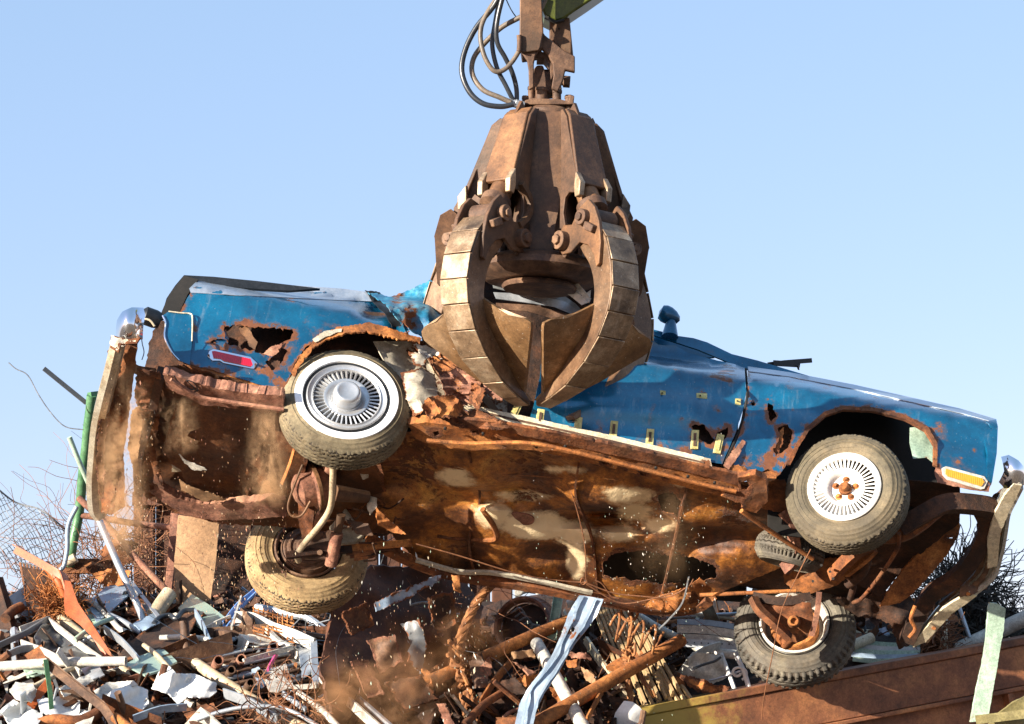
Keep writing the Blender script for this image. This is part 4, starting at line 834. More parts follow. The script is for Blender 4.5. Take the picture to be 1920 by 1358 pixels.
plate('muffler_box', [(616, 990), (648, 952), (684, 1005), (664, 1020), (640, 1022)], 13.1, .12, 'cream', car, .012)
for q, m in (([(688, 928), (706, 934), (706, 952), (694, 966), (688, 950)], 'cream'), ([(704, 950), (730, 975), (762, 1002), (740, 1000), (708, 985)], 'rustor'), ([(650, 975), (690, 982), (700, 1005), (668, 1002)], 'castiron'), ([(560, 935), (590, 945), (584, 1000), (566, 1010), (558, 970)], 'rust'), ([(596, 880), (612, 876), (606, 930), (590, 965), (588, 930)], 'graborange'), ([(672, 880), (694, 872), (690, 896), (680, 900)], 'cream')):
    sheet('suspension_bracket', q, dep(12.95, .04, 6), m, car, step=6, thick=.02, jag=1.5)
for k in range(14):
    random.seed(k + 40); u, v = random.uniform(600, 760), random.uniform(930, 1030); a = random.uniform(0, 3.14); l = random.uniform(20, 60)
    tube('brake_line', [P(u, v, 13), P(u + l * math.cos(a), v + l * math.sin(a) * .6, 13.1), P(u + l * 1.3 * math.cos(a + .4), v + l * 1.2 * math.sin(a + .4) * .6, 13.15)], .006, ['rustdark', 'castiron', 'rust'][k % 3], car, 4, 6)
# front subframe
sheet('subframe_bracket', [(1384, 896), (1416, 890), (1436, 900), (1440, 940), (1418, 962), (1396, 958), (1376, 940), (1352, 930), (1366, 922), (1386, 926)], under(-.07, amp=.015, sc=6), 'rust', car, step=6, thick=.04, jag=.8, holes=[[(1388, 904), (1400, 902), (1406, 912), (1400, 920), (1390, 918)], [(1376, 943), (1388, 942), (1393, 950), (1384, 955), (1377, 950)]], hjag=.5, hedge=3)
sheet('inner_wing_rail', [(1400, 900), (1470, 900), (1500, 940), (1480, 965), (1430, 955)], under(.06, amp=.04), 'rust', car, step=8, jag=2)
tube('strut_rod', [P(1390, 958, 12.55), P(1450, 1000, 12.7), P(1524, 1048, 12.85)], .014, 'rustor', car, 2, 10)
tube('strut_rod', [P(1312, 1116, 13.35), P(1400, 1112, 13.3), P(1492, 1108, 13.3)], .012, 'rustor', car, 2, 10)
cm_ = sheet('engine_crossmember', [(1468, 1066), (1500, 1040), (1522, 1036), (1540, 1048), (1568, 1046), (1584, 1060), (1590, 1082), (1570, 1098), (1540, 1106), (1520, 1114), (1490, 1108), (1470, 1092)], dep(12.85, .05, 5, dv=.5), 'rustor', car, step=7, thick=.07, jag=1.5, holes=[[(1500, 1058), (1516, 1052), (1518, 1066), (1508, 1076), (1498, 1072)]], hjag=1, hedge=4)
cbar('crossmember_arm', [P(1470, 1068, 12.95), P(1490, 1045, 12.9), P(1484, 990, 12.8), P(1466, 960, 12.8)], .07, .04, 'rustpink')
for u, v in ((1540, 1060), (1556, 1072), (1524, 1090), (1562, 1085)):
    V, F = cyl(P(u, v, 12.84), P(u, v, 12.78), .008, 8); mk('bolt_hole', V, F, 'dark', cm_)
cbar('control_arm', [P(1560, 1080, 12.95), P(1600, 1040, 12.8), P(1634, 1020, 12.75)], .07, .05, 'rust')
cbar('control_arm', [P(1586, 1076, 13.0), P(1620, 1050, 12.9), P(1640, 1030, 12.85)], .04, .04, 'rustor')
tube('anti_roll_bar', [P(u, v, d) for u, v, d in ((1686, 1000, 12.6), (1682, 1030, 12.7), (1650, 1080, 12.85), (1616, 1122, 13.1), (1600, 1130, 13.2))], .012, 'rust', car, 5, 10)
tube('steering_link', [P(1590, 1080, 13.05), P(1600, 1098, 13.1), P(1594, 1122, 13.2)], .02, 'rustdark', car, 4, 10)
tube('engine_pipe', [P(1628, 1040, 12.9), P(1616, 1075, 13.0), P(1590, 1096, 13.1)], .03, 'rustdark', car, 4, 12)
sheet('front_apron', [(1664, 1110), (1684, 1080), (1728, 1030), (1764, 985), (1786, 962), (1800, 966), (1798, 1004), (1776, 1040), (1738, 1086), (1712, 1112), (1690, 1130), (1650, 1138)], dep(12.95, .03, 4, dv=.3), 'rustor', car, step=8, thick=.02, jag=1.5, holes=[[(1776, 1008), (1786, 1008), (1786, 1011), (1776, 1011)]], hjag=.3, hedge=2)
sheet('splash_shield', [(1600, 1010), (1740, 960), (1780, 970), (1700, 1060), (1650, 1120), (1600, 1090)], dep(13.1, .05, 4, dv=.3), 'rustdark', car, step=12, jag=2)
sheet('inner_wing', [(1420, 900), (1620, 1000), (1700, 900), (1800, 910), (1800, 980), (1700, 1060), (1640, 1130), (1560, 1130), (1440, 1110), (1350, 1090), (1340, 1000), (1300, 920)], under(.22, amp=.05), 'rustdark', car, step=16, jag=2)
cbar('front_rail', [P(1690, 990, 12.65), P(1740, 960, 12.6), P(1780, 944, 12.6), P(1850, 950, 12.7), P(1866, 962, 12.75)], .10, .07, 'rustdark')
cbar('front_rail', [P(1600, 1000, 12.75), P(1690, 1000, 12.68), P(1760, 950, 12.62)], .10, .05, 'rust')
cbar('radiator_support', [P(1836, 945, 12.7), P(1850, 985, 12.85), P(1828, 1040, 13.0), P(1790, 1085, 13.15), P(1740, 1120, 13.3), P(1700, 1200, 13.5)], .07, .09, 'rustdark', k=5)
for q in ([(1826, 950), (1856, 946), (1858, 990), (1850, 1012), (1828, 1010), (1834, 980)], [(1806, 1026), (1820, 1022), (1824, 1044), (1812, 1060)], [(1640, 1110), (1700, 1104), (1724, 1150), (1716, 1206), (1686, 1218), (1668, 1170), (1600, 1140)], [(1676, 1150), (1708, 1150), (1716, 1200), (1690, 1214)], [(1560, 1120), (1650, 1128), (1660, 1160), (1600, 1156)]):
    sheet('torn_front_panel', q, dep(13.2, .08, 5, dv=.3), 'rustdark', car, step=7, jag=4, thick=.01)
tube('rusty_fringe', [P(1716, 1136, 13.1), P(1708, 1160, 13.1), P(1716, 1180, 13.12), P(1704, 1196, 13.12)], .012, 'rustor', car, 4, 8)
# front bumper
fb = [(1900, 912), (1888, 936), (1876, 962), (1870, 1000), (1862, 1040), (1848, 1080), (1812, 1112), (1780, 1138), (1748, 1176), (1728, 1204)]
fp = [P(u, v, 12.55 + .11 * i) for i, (u, v) in enumerate(fb)]
fbm = prof('front_bumper', fp, [(-.038, -.03), (-.028, -.05), (.0, -.055), (.035, -.04), (.042, .0), (.03, .0), (.025, -.02), (0, -.03), (-.025, -.02), (-.03, .0)], 'bumperpale', car, hint=Vector((1, 0, 0)), k=6)
for q in ([(1900, 908), (1916, 911), (1892, 960), (1876, 1000), (1870, 1062), (1852, 1066), (1852, 1012), (1864, 965), (1884, 930)], [(1818, 1110), (1832, 1118), (1784, 1152), (1736, 1204), (1712, 1214), (1722, 1194), (1768, 1142)]):
    sheet('pale_face_strip', q, dep(11.70, dv=1.15), 'creamtrim', fbm, step=7, thick=.02, jag=1, wear=[(1866, 1000, 12, .6), (1780, 1146, 10, .6)])
prof('bumper_edge', [p + RT * .045 for p in fp[:8]], rect(.02, .035), 'whitedirty', fbm, hint=Vector((1, 0, 0)), k=6)
sheet('bumper_corner', [(1884, 858), (1896, 854), (1912, 864), (1930, 884), (1930, 912), (1908, 912), (1890, 918), (1880, 906), (1886, 884)], dep(12.45), 'chrome', fbm, step=6, thick=.03, crease=lambda u, v, p: p + FW * (.05 * ((u - 1905) / 20) ** 2 + .05 * ((v - 885) / 30) ** 2))
prof('bumper_brace', [p + FW * .03 - RT * .03 for p in fp[2:8]], rect(.07, .02), 'castiron', fbm, hint=Vector((1, 0, -.3)), k=5)
for q in ([(1848, 940), (1880, 915), (1896, 930), (1872, 960), (1852, 962)], [(1800, 1100), (1856, 1060), (1868, 1070), (1850, 1104), (1822, 1116), (1800, 1120)], [(1862, 1000), (1878, 1040), (1866, 1066), (1858, 1030)]):
    sheet('bumper_bracket', q, dep(12.8, .05, 5, dv=.3), 'castiron', fbm, step=6, jag=2, thick=.012)
for i in (1, 2, 3, 4, 6, 8):
    p = fp[i]; V, F = cyl(p - FW * .03, p - FW * .055, .012, 10); mk('bolt', V, F, 'rustor', fbm)
# ------------------------------------------------------------------ wheels
def tread_z(h, th, w, R, style):
    t = (-h - .03) / (w - .06)
    if t < 0 or t > 1: return 0
    if style == 'rib':
        z = .35 * abs(((th * 44 / (2 * math.pi)) % 1) - .5) * 2
        g = abs(((t * 5.0 + z) % 1) - .5)
        d = .007 if g < .13 else 0
        sp = ((th * 88 / (2 * math.pi) + t * 3) % 1)
        return max(d, .005 if sp < .2 and (t < .25 or t > .75) else 0)
    if style == 'ribfine':
        z = .2 * abs(((th * 60 / (2 * math.pi)) % 1) - .5) * 2
        return .006 if abs(((t * 6.0 + z) % 1) - .5) < .12 else 0
    z = .30 * abs(((th * 26 / (2 * math.pi)) % 1) - .5) * 2
    d = .012 if abs(((t * 3.0 + z) % 1) - .5) < .10 else 0
    if t < .3 or t > .7: d = max(d, .014 if ((th * 52 / (2 * math.pi)) % 1) < .36 else 0)
    return d
def tyre(MX, R, w, mat, parent, style, n=288, rin=.19, label=None):
    pr = [(rin, -.035), (rin + .008, -.012), (rin + .014, -.004), (rin + .020, -.007), (R * .66, .001), (R * .68, .006), (R * .70, .006), (R * .705, .009), (R * .72, .010), (R * .78, .009), (R * .785, .012), (R * .80, .011), (R * .805, .008), (R * .85, .002), (R * .855, .005), (R * .865, .004), (R * .87, .0), (R * .90, -.007), (R * .93, -.013), (R * .935, -.018), (R * .955, -.021), (R * .985, -.030)]
    K = 26
    tr = [(R + .006 * (1 - (2 * k / K - 1) ** 2) , -.034 - (w - .068) * k / K) for k in range(K + 1)]
    bk = [(r, -w - h) for r, h in pr[::-1]]
    prf = pr + tr + bk; n0, n1 = len(pr), len(pr) + K + 1
    lo_ = -.03; groovev = []
    def dsp(r, h, th, j):
        d = 0
        if n0 - 1 <= j <= n1: d = tread_z(h, th, w, R, style)
        elif style == 'block' and (j == n0 - 2 or j == n1 + 1 or j == n0 - 3): d = .010 if ((th * 52 / (2 * math.pi)) % 1) < .36 else 0
        groovev.append(min(1, d / .006))  # groove depth drives the darker colour through the shared wear attribute
        r2 = r - d + .0018 * noise.noise(Vector((math.cos(th) * 3, math.sin(th) * 3, h * 9)))
        return r2, h
    V, F = lathe(prf, MX, n, dsp)
    return mk('tyre', V, F, mat, parent, attrs={'wear': np.array(groovev, np.float32) * 1.6}, ang=60, label=label)
def turbine(MX, par, ro, r1, r0, mat, nv, hh=.0):
    V, F = lathe([(ro + .006, hh - .02), (ro + .006, hh + .008), (ro, hh + .014), (ro - .012, hh + .006), (r1 + .012, hh + .002), (r1 + .006, hh + .010), (r1, hh + .004), (r1 - .002, hh - .02)], MX, 72); mk('cover_ring', V, F, mat, par)
    V, F = lathe([(r1 + .002, hh - .022), (r0, hh - .03), (r0 - .02, hh - .03)], MX, 48); mk('vane_backing', V, F, 'dark', par)
    vf = []
    for k in range(nv):
        a = 2 * math.pi * k / nv; MR = MX @ Matrix.Rotation(a, 4, 'Z') @ Matrix.Translation((0, 0, 0))
        MV = MR @ Matrix.Translation(((r0 + r1) / 2, 0, hh - .010)) @ Matrix.Rotation(R_(24), 4, 'X')
        vf.append(boxm(MV, r1 - r0 + .004, .0085 * r1 / .18, .024))
    mk('vane_ring', *merge(*vf), mat, par, ang=20, kind='stuff')
def camvec(x, y, z): return (RT * x - UP * y + FW * z).normalized()
# near rear
wz = sub('wheel', car); wz['label'] = 'near rear wheel with whitewall tyre and silver turbine cover'
MX = frameM(RRc, -AY + AX * .02, AX)
tyre(MX, .362, .215, 'tyredust', wz, 'rib', rin=.225)
V, F = lathe([(.243, .0045), (.247, .0145), (.265, .0175), (.286, .0150), (.291, .008)], MX, 96); mk('whitewall', V, F, 'whitewall', wz)
V, F = lathe([(.241, -.01), (.239, .006), (.230, .002), (.226, .006), (.222, -.01)], MX, 72); mk('rim', V, F, 'black', wz)
turbine(MX, wz, .218, .184, .126, 'alum', 40)
V, F = lathe([(.127, -.025), (.128, .006), (.12, .008), (.10, -.002), (.088, -.010), (.086, .0), (.084, .004), (.081, .0), (.079, .036), (.074, .056), (.064, .066), (.056, .068), (.050, .064), (.001, .062)], MX, 64); mk('hub_cap', V, F, 'alum', wz, ang=50)
# near front
o_, d_ = lray(1583, 913); t_ = (-.90 - o_.y) / d_.y; FRc = CM @ (o_ + d_ * t_)
wz = sub('wheel', car); wz['label'] = 'near front wheel with white turbine rim and open rusty hub'
nf = camvec(-.30, -.45, -.84); MX = frameM(FRc, nf, AX)
tyre(MX, .338, .21, 'tyreolive', wz, 'rib', rin=.19)
V, F = lathe([(.19, -.03), (.196, .006), (.200, .012), (.206, .006), (.205, -.01)], MX, 72); mk('rim', V, F, 'whitewheel', wz)
turbine(MX, wz, .192, .172, .112, 'whitewheel', 42, -.004)
V, F = lathe([(.113, -.03), (.114, .0), (.107, .004), (.095, -.004), (.085, -.02), (.080, -.035), (.001, -.035)], MX, 56); mk('wheel_dish', V, F, 'whitewheel', wz)
V, F = lathe([(.001, .022), (.020, .02), (.024, .012), (.026, -.012), (.036, -.016), (.038, -.034), (.001, -.034)], MX, 32); mk('hub', V, F, 'rustor', wz)
for k in range(5):
    a = 2 * math.pi * k / 5 + .3; MR = MX @ Matrix.Translation((.058 * math.cos(a), .058 * math.sin(a), -.034))
    V, F = lathe([(.001, .022), (.008, .022), (.011, .016), (.012, .0), (.001, .0)], MR, 6); V2, F2 = lathe([(.019, 0), (.019, .004), (.001, .004)], MR, 16); mk('lug_nut', *merge((V, F), (V2, F2)), 'rustor', wz)
# far rear (seen from behind its brake)
wz = sub('wheel', car); wz['label'] = 'far rear wheel with tan dusty tyre and brown brake drum seen from inside'
MX = frameM(RLc, -AY, AX)
tyre(MX, .366, .205, 'tyretan', wz, 'rib', rin=.20)
V, F = lathe([(.20, -.03), (.202, .0), (.192, .004), (.18, -.02), (.17, -.09), (.12, -.14), (.001, -.14)], MX, 56); mk('rim', V, F, 'castiron', wz)
V, F = lathe([(.165, -.10), (.165, -.02), (.155, .0), (.148, -.004), (.140, .006), (.125, .004), (.118, .016), (.105, .018), (.095, .008), (.07, .012), (.06, .03), (.001, .03)], MX, 56); mk('brake_drum', V, F, 'castiron', wz)
# far front
o_, d_ = lray(1489, 1166); t_ = (.60 - o_.y) / d_.y; FLc = CM @ (o_ + d_ * t_)
wz = sub('wheel', car); wz['label'] = 'far front wheel with deep block tread and rusty hub seen from inside'
MX = frameM(FLc, camvec(-.14, -.58, -.80), AX)
tyre(MX, .366, .215, 'tyregrey', wz, 'block', n=312, rin=.215)
V, F = lathe([(.21, -.03), (.213, .002), (.20, .006), (.185, -.03), (.17, -.10), (.10, -.13), (.001, -.13)], MX, 56); mk('rim', V, F, 'whitedirty', wz)
V, F = lathe([(.15, -.12), (.15, -.05), (.14, -.035), (.12, -.04), (.09, -.03), (.05, .0), (.001, .0)], MX, 48); mk('brake_disc', V, F, 'rustor', wz)
cp = sheet('brake_caliper', [(1422, 1130), (1448, 1136), (1470, 1126), (1520, 1130), (1526, 1160), (1514, 1196), (1496, 1206), (1474, 1200), (1462, 1180), (1446, 1160), (1430, 1152)], dep(13.2, .05, 6), 'rust', car, step=6, thick=.10, jag=1)
V, F = cyl(P(1489, 1166, 13.16), P(1488, 1164, 13.08), .040, 20, .03); V2, F2 = lathe([(.028, 0), (.028, .02), (.018, .02), (.018, 0)], frameM(P(1488, 1164, 13.08), camvec(0, 0, -1)), 20); bevel(mk('ball_joint', *merge((V, F), (V2, F2)), 'rustor', cp), .003)
cbar('lower_control_arm', [P(1412, 1122, 13.2), P(1424, 1144, 13.15), P(1450, 1168, 13.12), P(1480, 1196, 13.15)], .04, .05, 'rust')
cbar('lower_control_arm', [P(1412, 1118, 13.25), P(1470, 1128, 13.2), P(1520, 1118, 13.2)], .05, .04, 'rustdark')
cbar('tie_rod', [P(1536, 1110, 13.1), P(1532, 1150, 13.1), P(1522, 1192, 13.15)], .015, .03, 'rustpink')
# loose tyre piece in the engine bay
MX = frameM(P(1487, 1010, 13.05), camvec(.25, -.85, .15), AX); V_ = []
wz2 = thing('spare_tyre', 'black chunky-treaded tyre wedged in the engine bay behind the near front wheel', 'tyre', loc=P(1487, 1010, 13.05))
tyre(MX, .20, .15, 'tyregrey', wz2, 'block', n=160, rin=.10)
# loose wires strung under the car
for pts, m in (([(780, 1020), (860, 1042), (980, 1078), (1090, 1092), (1098, 1080), (1096, 1020), (1080, 950), (1062, 905), (1040, 896), (900, 885), (790, 866)], 'wirer'), ([(1060, 902), (1082, 890), (1106, 878)], 'graborange'), ([(1096, 1092), (1150, 1112), (1200, 1118), (1250, 1120), (1290, 1100), (1300, 1086)], 'wirer'), ([(1116, 1088), (1130, 1096), (1146, 1118), (1160, 1122)], 'wirer'), ([(1100, 1096), (1160, 1130), (1210, 1126), (1260, 1112)], 'wirer'), ([(1088, 1092), (1092, 1084), (1100, 1090), (1094, 1096), (1088, 1092)], 'wirer'), ([(1292, 1082), (1280, 1130), (1256, 1160), (1236, 1180)], 'wiregrey')):
    tube('loose_wire', [P(u, v, 12.75 + (v - 850) / 330 * .6) for u, v in pts], .004 if m == 'wirer' else .006, m, car, 5, 6)
tube('loose_wire', [P(1520, 1030, 12.6), P(1490, 1090, 12.6), P(1464, 1150, 12.7), P(1448, 1230, 12.8), P(1432, 1310, 13), P(1428, 1350, 13.1)], .003, 'wirer', car, 4, 6)

# ================================================================== SCRAP HEAP THINGS
def T(u, v, off=.15): return PM(u, v, off)
def it(fn, name, label, cat, *a, **k): return fn(name, *a, label=label, cat=cat, **k)
# --- big background pieces
wl = thing('rusty_tank_wall', 'tall dark rust-brown corrugated container wall standing behind the lifted car', 'container', loc=P(620, 1300, 17))
for k in range(17):
    u0 = 250 + k * 42; u1 = u0 + 39; tp = 938 + 3 * math.sin(k * 2) + (0 if u0 < 700 else (u0 - 700) * .25)
    dd = 16.9 + .05 * (k % 2)
    V, F = extr([(u0, tp), (u1, tp), (u1, 1500), (u0, 1500)], lambda u, v, dd=dd: P(u, v, dd), Vector((0, 1, 0)), .08)
    bevel(mk('wall_panel', V, F, 'wall', wl, ang=25), .01)
V, F = swp([P(250, 936, 16.85), P(700, 936, 16.85), P(970, 1003, 16.85)], rect(.10, .10)); mk('top_rail', V, F, 'wall', wl, ang=25)
# sloped rusty plate closer to the camera in the centre, tilted off the sun to read as in car shadow
sheet('rusty_steel_plate', [(636, 1100), (700, 1060), (860, 1070), (905, 1140), (870, 1380), (640, 1400), (600, 1250)], dep(15.3, .35, 1.8, du=1.3, dv=-.5), 'wall', step=14, thick=.02, jag=4, label='dark red-brown bent steel plate in the dust right of the far rear tyre', cat='steel plate')
sheet('tan_board', [(334, 966), (411, 976), (404, 1060), (393, 1136), (330, 1132), (326, 1060)], dep(15.6, .03, 2, dv=-.3), 'plaster', step=14, thick=.03, jag=.8, label='upright flat tan board beside a rusty post below the rear of the car', cat='board')
bar('rusty_post', [P(328, 964, 15.5), P(322, 1050, 15.4), P(313, 1130, 15.3)], .06, .05, 'rustpink', k=3, label='narrow upright rusty post along the left edge of the tan board', cat='post')
sheet('brown_sheet', [(413, 975), (470, 985), (470, 1150), (396, 1160), (404, 1060)], dep(15.9, .05, 2), 'rustdark', step=14, label='dark brown steel sheet right of the upright tan board', cat='steel sheet')
# --- green pipe frame
gf = thing('green_pipe_frame', 'bent green painted pipe frame sticking up at the left behind the rear bumper', 'pipe frame', loc=P(130, 1060, 15.4))
tube('post', [P(172, 742, 15.2), P(160, 840, 15.3), P(148, 960, 15.4), P(138, 1020, 15.4), P(130, 1060, 15.45)], .033, 'green', gf, 4, 14, dent=.01)
bar('top_rail', [P(168, 744, 15.2), P(186, 742, 15.25)], .06, .05, 'green', gf)
bar('second_post', [P(184, 742, 15.25), P(176, 800, 15.3), P(176, 840, 15.35)], .035, .04, 'castiron', gf, k=3)
tube('cross_rail', [P(144, 966, 15.4), P(180, 970, 15.4), P(255, 982, 15.45), P(325, 990, 15.5)], .022, 'rustpink', gf, 3, 10)
tube('foot_joint', [P(125, 1056, 15.35), P(142, 1046, 15.35)], .035, 'beige', gf, 1, 12)
it(bar, 'flat_bar', 'dark flat steel bar sticking up at a slant against the sky at the left', 'flat bar', [P(82, 691, 15.2), P(120, 722, 15.25), P(162, 756, 15.3)], .03, .012, 'plasticgrey', k=2)
it(tube, 'thin_wire', 'long thin loose wire curling against the sky at the far left', 'wire', [P(16, 680, 15), P(30, 692, 15), P(52, 704, 15), P(72, 740, 15), P(96, 775, 15), P(122, 800, 15), P(156, 806, 15)], .004, 'wiregrey', k=5, n=5)
it(tube, 'grey_tube', 'thin grey-green tube leaning from beside the green frame up to the left', 'tube', [P(130, 820, 15.1), P(150, 870, 15.15), P(174, 925, 15.2), P(184, 960, 15.2)], .018, 'mint', k=3)
it(tube, 'grey_tube', 'long straight pale grey tube slanting down across the heap at the left', 'tube', [P(180, 962, 15.1), P(222, 1060, 15.0), P(256, 1130, 14.9), P(276, 1182, 14.7)], .024, 'galv', k=3)
it(tube, 'rusty_pole', 'long thin tan-brown pole slanting down to the foot of the rusty post', 'pole', [P(148, 934, 15.3), P(200, 985, 15.2), P(258, 1050, 15.1), P(322, 1118, 15.0)], .024, 'rustpink', k=3)
it(tube, 'blue_hose', 'thin pale blue hose hooked down beside the green pipe frame', 'hose', [P(144, 950, 15.2), P(128, 985, 15.2), P(126, 1030, 15.2), P(118, 1064, 15.2), P(96, 1076, 15.2), P(86, 1088, 15.15), P(96, 1104, 15.1), P(120, 1118, 15.0)], .016, 'lightblue', k=6)
# --- chain link mesh at left
cl = thing('chain_link_mesh', 'torn chain-link mesh hanging against the sky at the left edge', 'wire mesh', loc=P(60, 1100, 16))
vf = []
def mp(a, b):
    u = a; v = 920 + (a * .55) + b + 6 * math.sin(a * .06 + b * .03); return P(u, v, 15.9 + .12 * math.sin(a * .05 + b * .04))
for k in range(-11, 17):
    for sgn in (1, -1):
        pts = []
        for s in range(0, 22):
            a = k * 11.5 + sgn * s * 7; b = s * 8
            if -12 <= a <= 165 and b <= 150 - max(0, (a - 90)) * .9: pts.append(mp(a, b) + Vector((0, .02 * (s % 2), 0)) + noise.noise_vector(Vector((a * .3, b * .3, k))) * .012)
        if len(pts) > 2: vf.append(swp(pts, circ(.0028, 3)))
mk('mesh_wire', *merge(*vf), 'wiregrey', cl, kind='stuff')
tube('edge_wire', [mp(a, 0) for a in range(-12, 166, 20)], .007, 'wiregrey', cl, 4, 6)
# --- dark grill basket
gb = thing('wire_grille', 'dark rusty wire grille panel tilted on the heap at the far left', 'grille', loc=P(70, 1170, 15.2))
def gpt(a, b): return P(38 + a * 50 + b * 18, 1055 + a * 10 + b * 100 + 6 * a * b, 15.1 - .25 * b)
for k in range(9): tube('grille_wire', [gpt(k / 8, 0), gpt(k / 8, .5), gpt(k / 8, 1)], .008, 'wirer', gb, 3, 6)
for k in range(13): tube('grille_wire', [gpt(0, k / 12), gpt(.5, k / 12 + .02), gpt(1, k / 12)], .008, 'wiregrey', gb, 3, 6)
sheet('grille_backing', [(40, 1062), (86, 1070), (104, 1165), (62, 1156)], dep(15.25, dv=-.3), 'rustdark', gb, step=12)
# --- orange bent angle piece
ob = thing('orange_bracket', 'bent orange painted steel bracket with a long triangular web at the left of the heap', 'bracket', loc=P(160, 1220, 14.3))
prof('upper_arm', [P(32, 1024, 14.7), P(76, 1048, 14.65), P(118, 1072, 14.6), P(128, 1084, 14.55), P(142, 1124, 14.45), P(180, 1178, 14.3), P(212, 1232, 14.15)], Lsec(.075, .05, .008), 'orange', ob, hint=Vector((0, -1, 0)), k=3)
sheet('web_plate', [(121, 1088), (132, 1090), (146, 1130), (182, 1184), (214, 1234), (204, 1228), (150, 1172), (122, 1150), (120, 1134)], dep(14.42, .02, 3, dv=-.4), 'orange', ob, step=8, thick=.012, wear=[(210, 1228, 10, .6)])
tube('cross_tube', [P(84, 1058, 14.75), P(110, 1090, 14.7), P(122, 1118, 14.7)], .03, 'orange', ob, 3, 10)
it(tube, 'bent_tube', 'white bent tube from a chair frame curving behind the orange bracket', 'bent tube', [T(92, 1100, .3), T(106, 1112, .3), T(140, 1118, .3), T(175, 1132, .3), T(205, 1158, .25), T(225, 1180, .2), T(248, 1188, .2)], .019, 'whitedirty', k=5)
it(tube, 'bent_tube', 'second white tube alongside, forking right at the foot of the blue-grey plate', 'bent tube', [T(152, 1120, .25), T(200, 1150, .25), T(232, 1166, .2), T(266, 1188, .2)], .019, 'galv', k=5)
it(sheet, 'blue_grey_plate', 'flat blue-grey painted plate lying tilted left of the dark curved panel', 'plate', [(163, 1130), (200, 1100), (236, 1084), (250, 1108), (214, 1140), (182, 1168)], heap(.25, .03, 3), 'lightblue', step=9, thick=.012)
it(sheet, 'mint_plate', 'small pale green plate poking out below the blue-grey plate', 'plate', [(150, 1150), (172, 1138), (200, 1156), (180, 1168)], heap(.22, .03, 3), 'mint', step=9, thick=.01)
it(sheet, 'plastic_sheet', 'crumpled dark grey plastic sheet in the heap at the far left', 'plastic sheet', [(64, 1196), (82, 1168), (100, 1174), (118, 1168), (140, 1196), (170, 1212), (168, 1234), (120, 1240), (78, 1238)], heap(.25, .22, 4), 'plasticgrey', step=5, thick=.006, jag=2)
it(bar, 'white_strip', 'thin white strip bent into a peak over the grey plastic sheet', 'metal strip', [T(38, 1182, .35), T(90, 1163, .38), T(94, 1166, .38), T(150, 1210, .33), T(190, 1238, .3)], .05, .012, 'whitedirty', k=1)
it(pipe, 'beige_pipe', 'thick beige pipe slanting down right behind the white horizontal pipe', 'pipe', P(114, 1160, 14.75), P(262, 1284, 13.95), .036, 'beige')
it(pipe, 'white_pipe', 'white horizontal pipe with a rusty open end at the left edge of the heap', 'pipe', P(-4, 1250, 13.85), P(236, 1240, 13.75), .030, 'whitedirty', bend=.01)
# brown and green angle bars in front
it(prof, 'green_angle_iron', 'green-brown upright angle iron at the bottom left under a peak', 'angle iron', [P(90, 1236, 13.2), P(99, 1300, 13.15), P(104, 1375, 13.1)], Lsec(.028, .045, .006), 'green', hint=Vector((-1, -.6, 0)))
it(prof, 'brown_angle_iron', 'long brown angle iron slanting down right from the peak at the bottom left', 'angle iron', [P(90, 1236, 13.25), P(140, 1276, 13.15), P(200, 1322, 13.05), P(216, 1345, 13.0), P(228, 1375, 12.95)], Lsec(.05, .05, .006), 'castiron', hint=Vector((0, -1, .3)))
it(bar, 'rusty_flat', 'short orange-rust flat strip crossing behind the green angle iron', 'flat bar', [P(94, 1276, 13.45), P(66, 1310, 13.4), P(46, 1345, 13.4)], .05, .01, 'orange')
it(tube, 'rusty_hoop', 'thin bright wire hoop beside the brown angle iron at the bottom', 'hoop', [P(170 + 24 * math.cos(a / 12 * 6.283) + (4 if a > 6 else 0), 1352 - 18 * math.sin(a / 12 * 6.283), 13.1) for a in range(13)], .006, 'galv', k=3, n=6)
it(tube, 'rusty_pipe', 'curved rusty pipe along the bottom edge below the white sheets', 'pipe', [P(64, 1362, 13.0), P(100, 1350, 13), P(150, 1352, 13), P(196, 1330, 13.1)], .034, 'rust', k=4, n=14)
it(tube, 'rust_tube', 'short stubby rust pipe at the bottom left by the frame edge', 'pipe', [P(215, 1345, 13), P(250, 1372, 12.9)], .03, 'rustor', k=1, n=14)
# dark curved panel
it(sheet, 'dark_curved_panel', 'dark brown curved car panel with a raised tip in the middle of the heap', 'car panel', [(221, 1230), (240, 1208), (268, 1184), (300, 1166), (324, 1162), (340, 1146), (360, 1142), (372, 1144), (366, 1164), (352, 1192), (330, 1212), (290, 1224), (250, 1236), (226, 1238)], heap(.35, .06, 3), 'rustdark', step=7, thick=.012, jag=1, edge=4)
it(tube, 'black_cable', 'thick black cable loop along the top of the dark curved panel', 'cable', [T(288, 1170, .4), T(300, 1158, .42), T(318, 1154, .42), T(330, 1160, .42), T(344, 1146, .45), T(366, 1144, .45)], .017, 'hose', k=6)
it(pipe, 'upright_pipe', 'short grey upright pipe with an open top standing in the dark panel', 'pipe', P(345, 1165, 14.2), P(350, 1228, 14.15), .030, 'castiron')
it(sheet, 'green_glass_pane', 'pale green translucent rectangular pane right of the white pipe end', 'pane', [(234, 1246), (262, 1230), (304, 1215), (322, 1230), (332, 1240), (304, 1256), (272, 1266)], heap(.45, .01, 2), 'glass', step=9, thick=.012, wear=[])
it(sheet, 'green_glass_pane', 'green tinted glass pane leaning at the foot of the tan board', 'pane', [(334, 1140), (360, 1114), (392, 1134), (428, 1162), (418, 1186), (380, 1180)], heap(.30, .01, 2), 'glass', step=9, thick=.012)
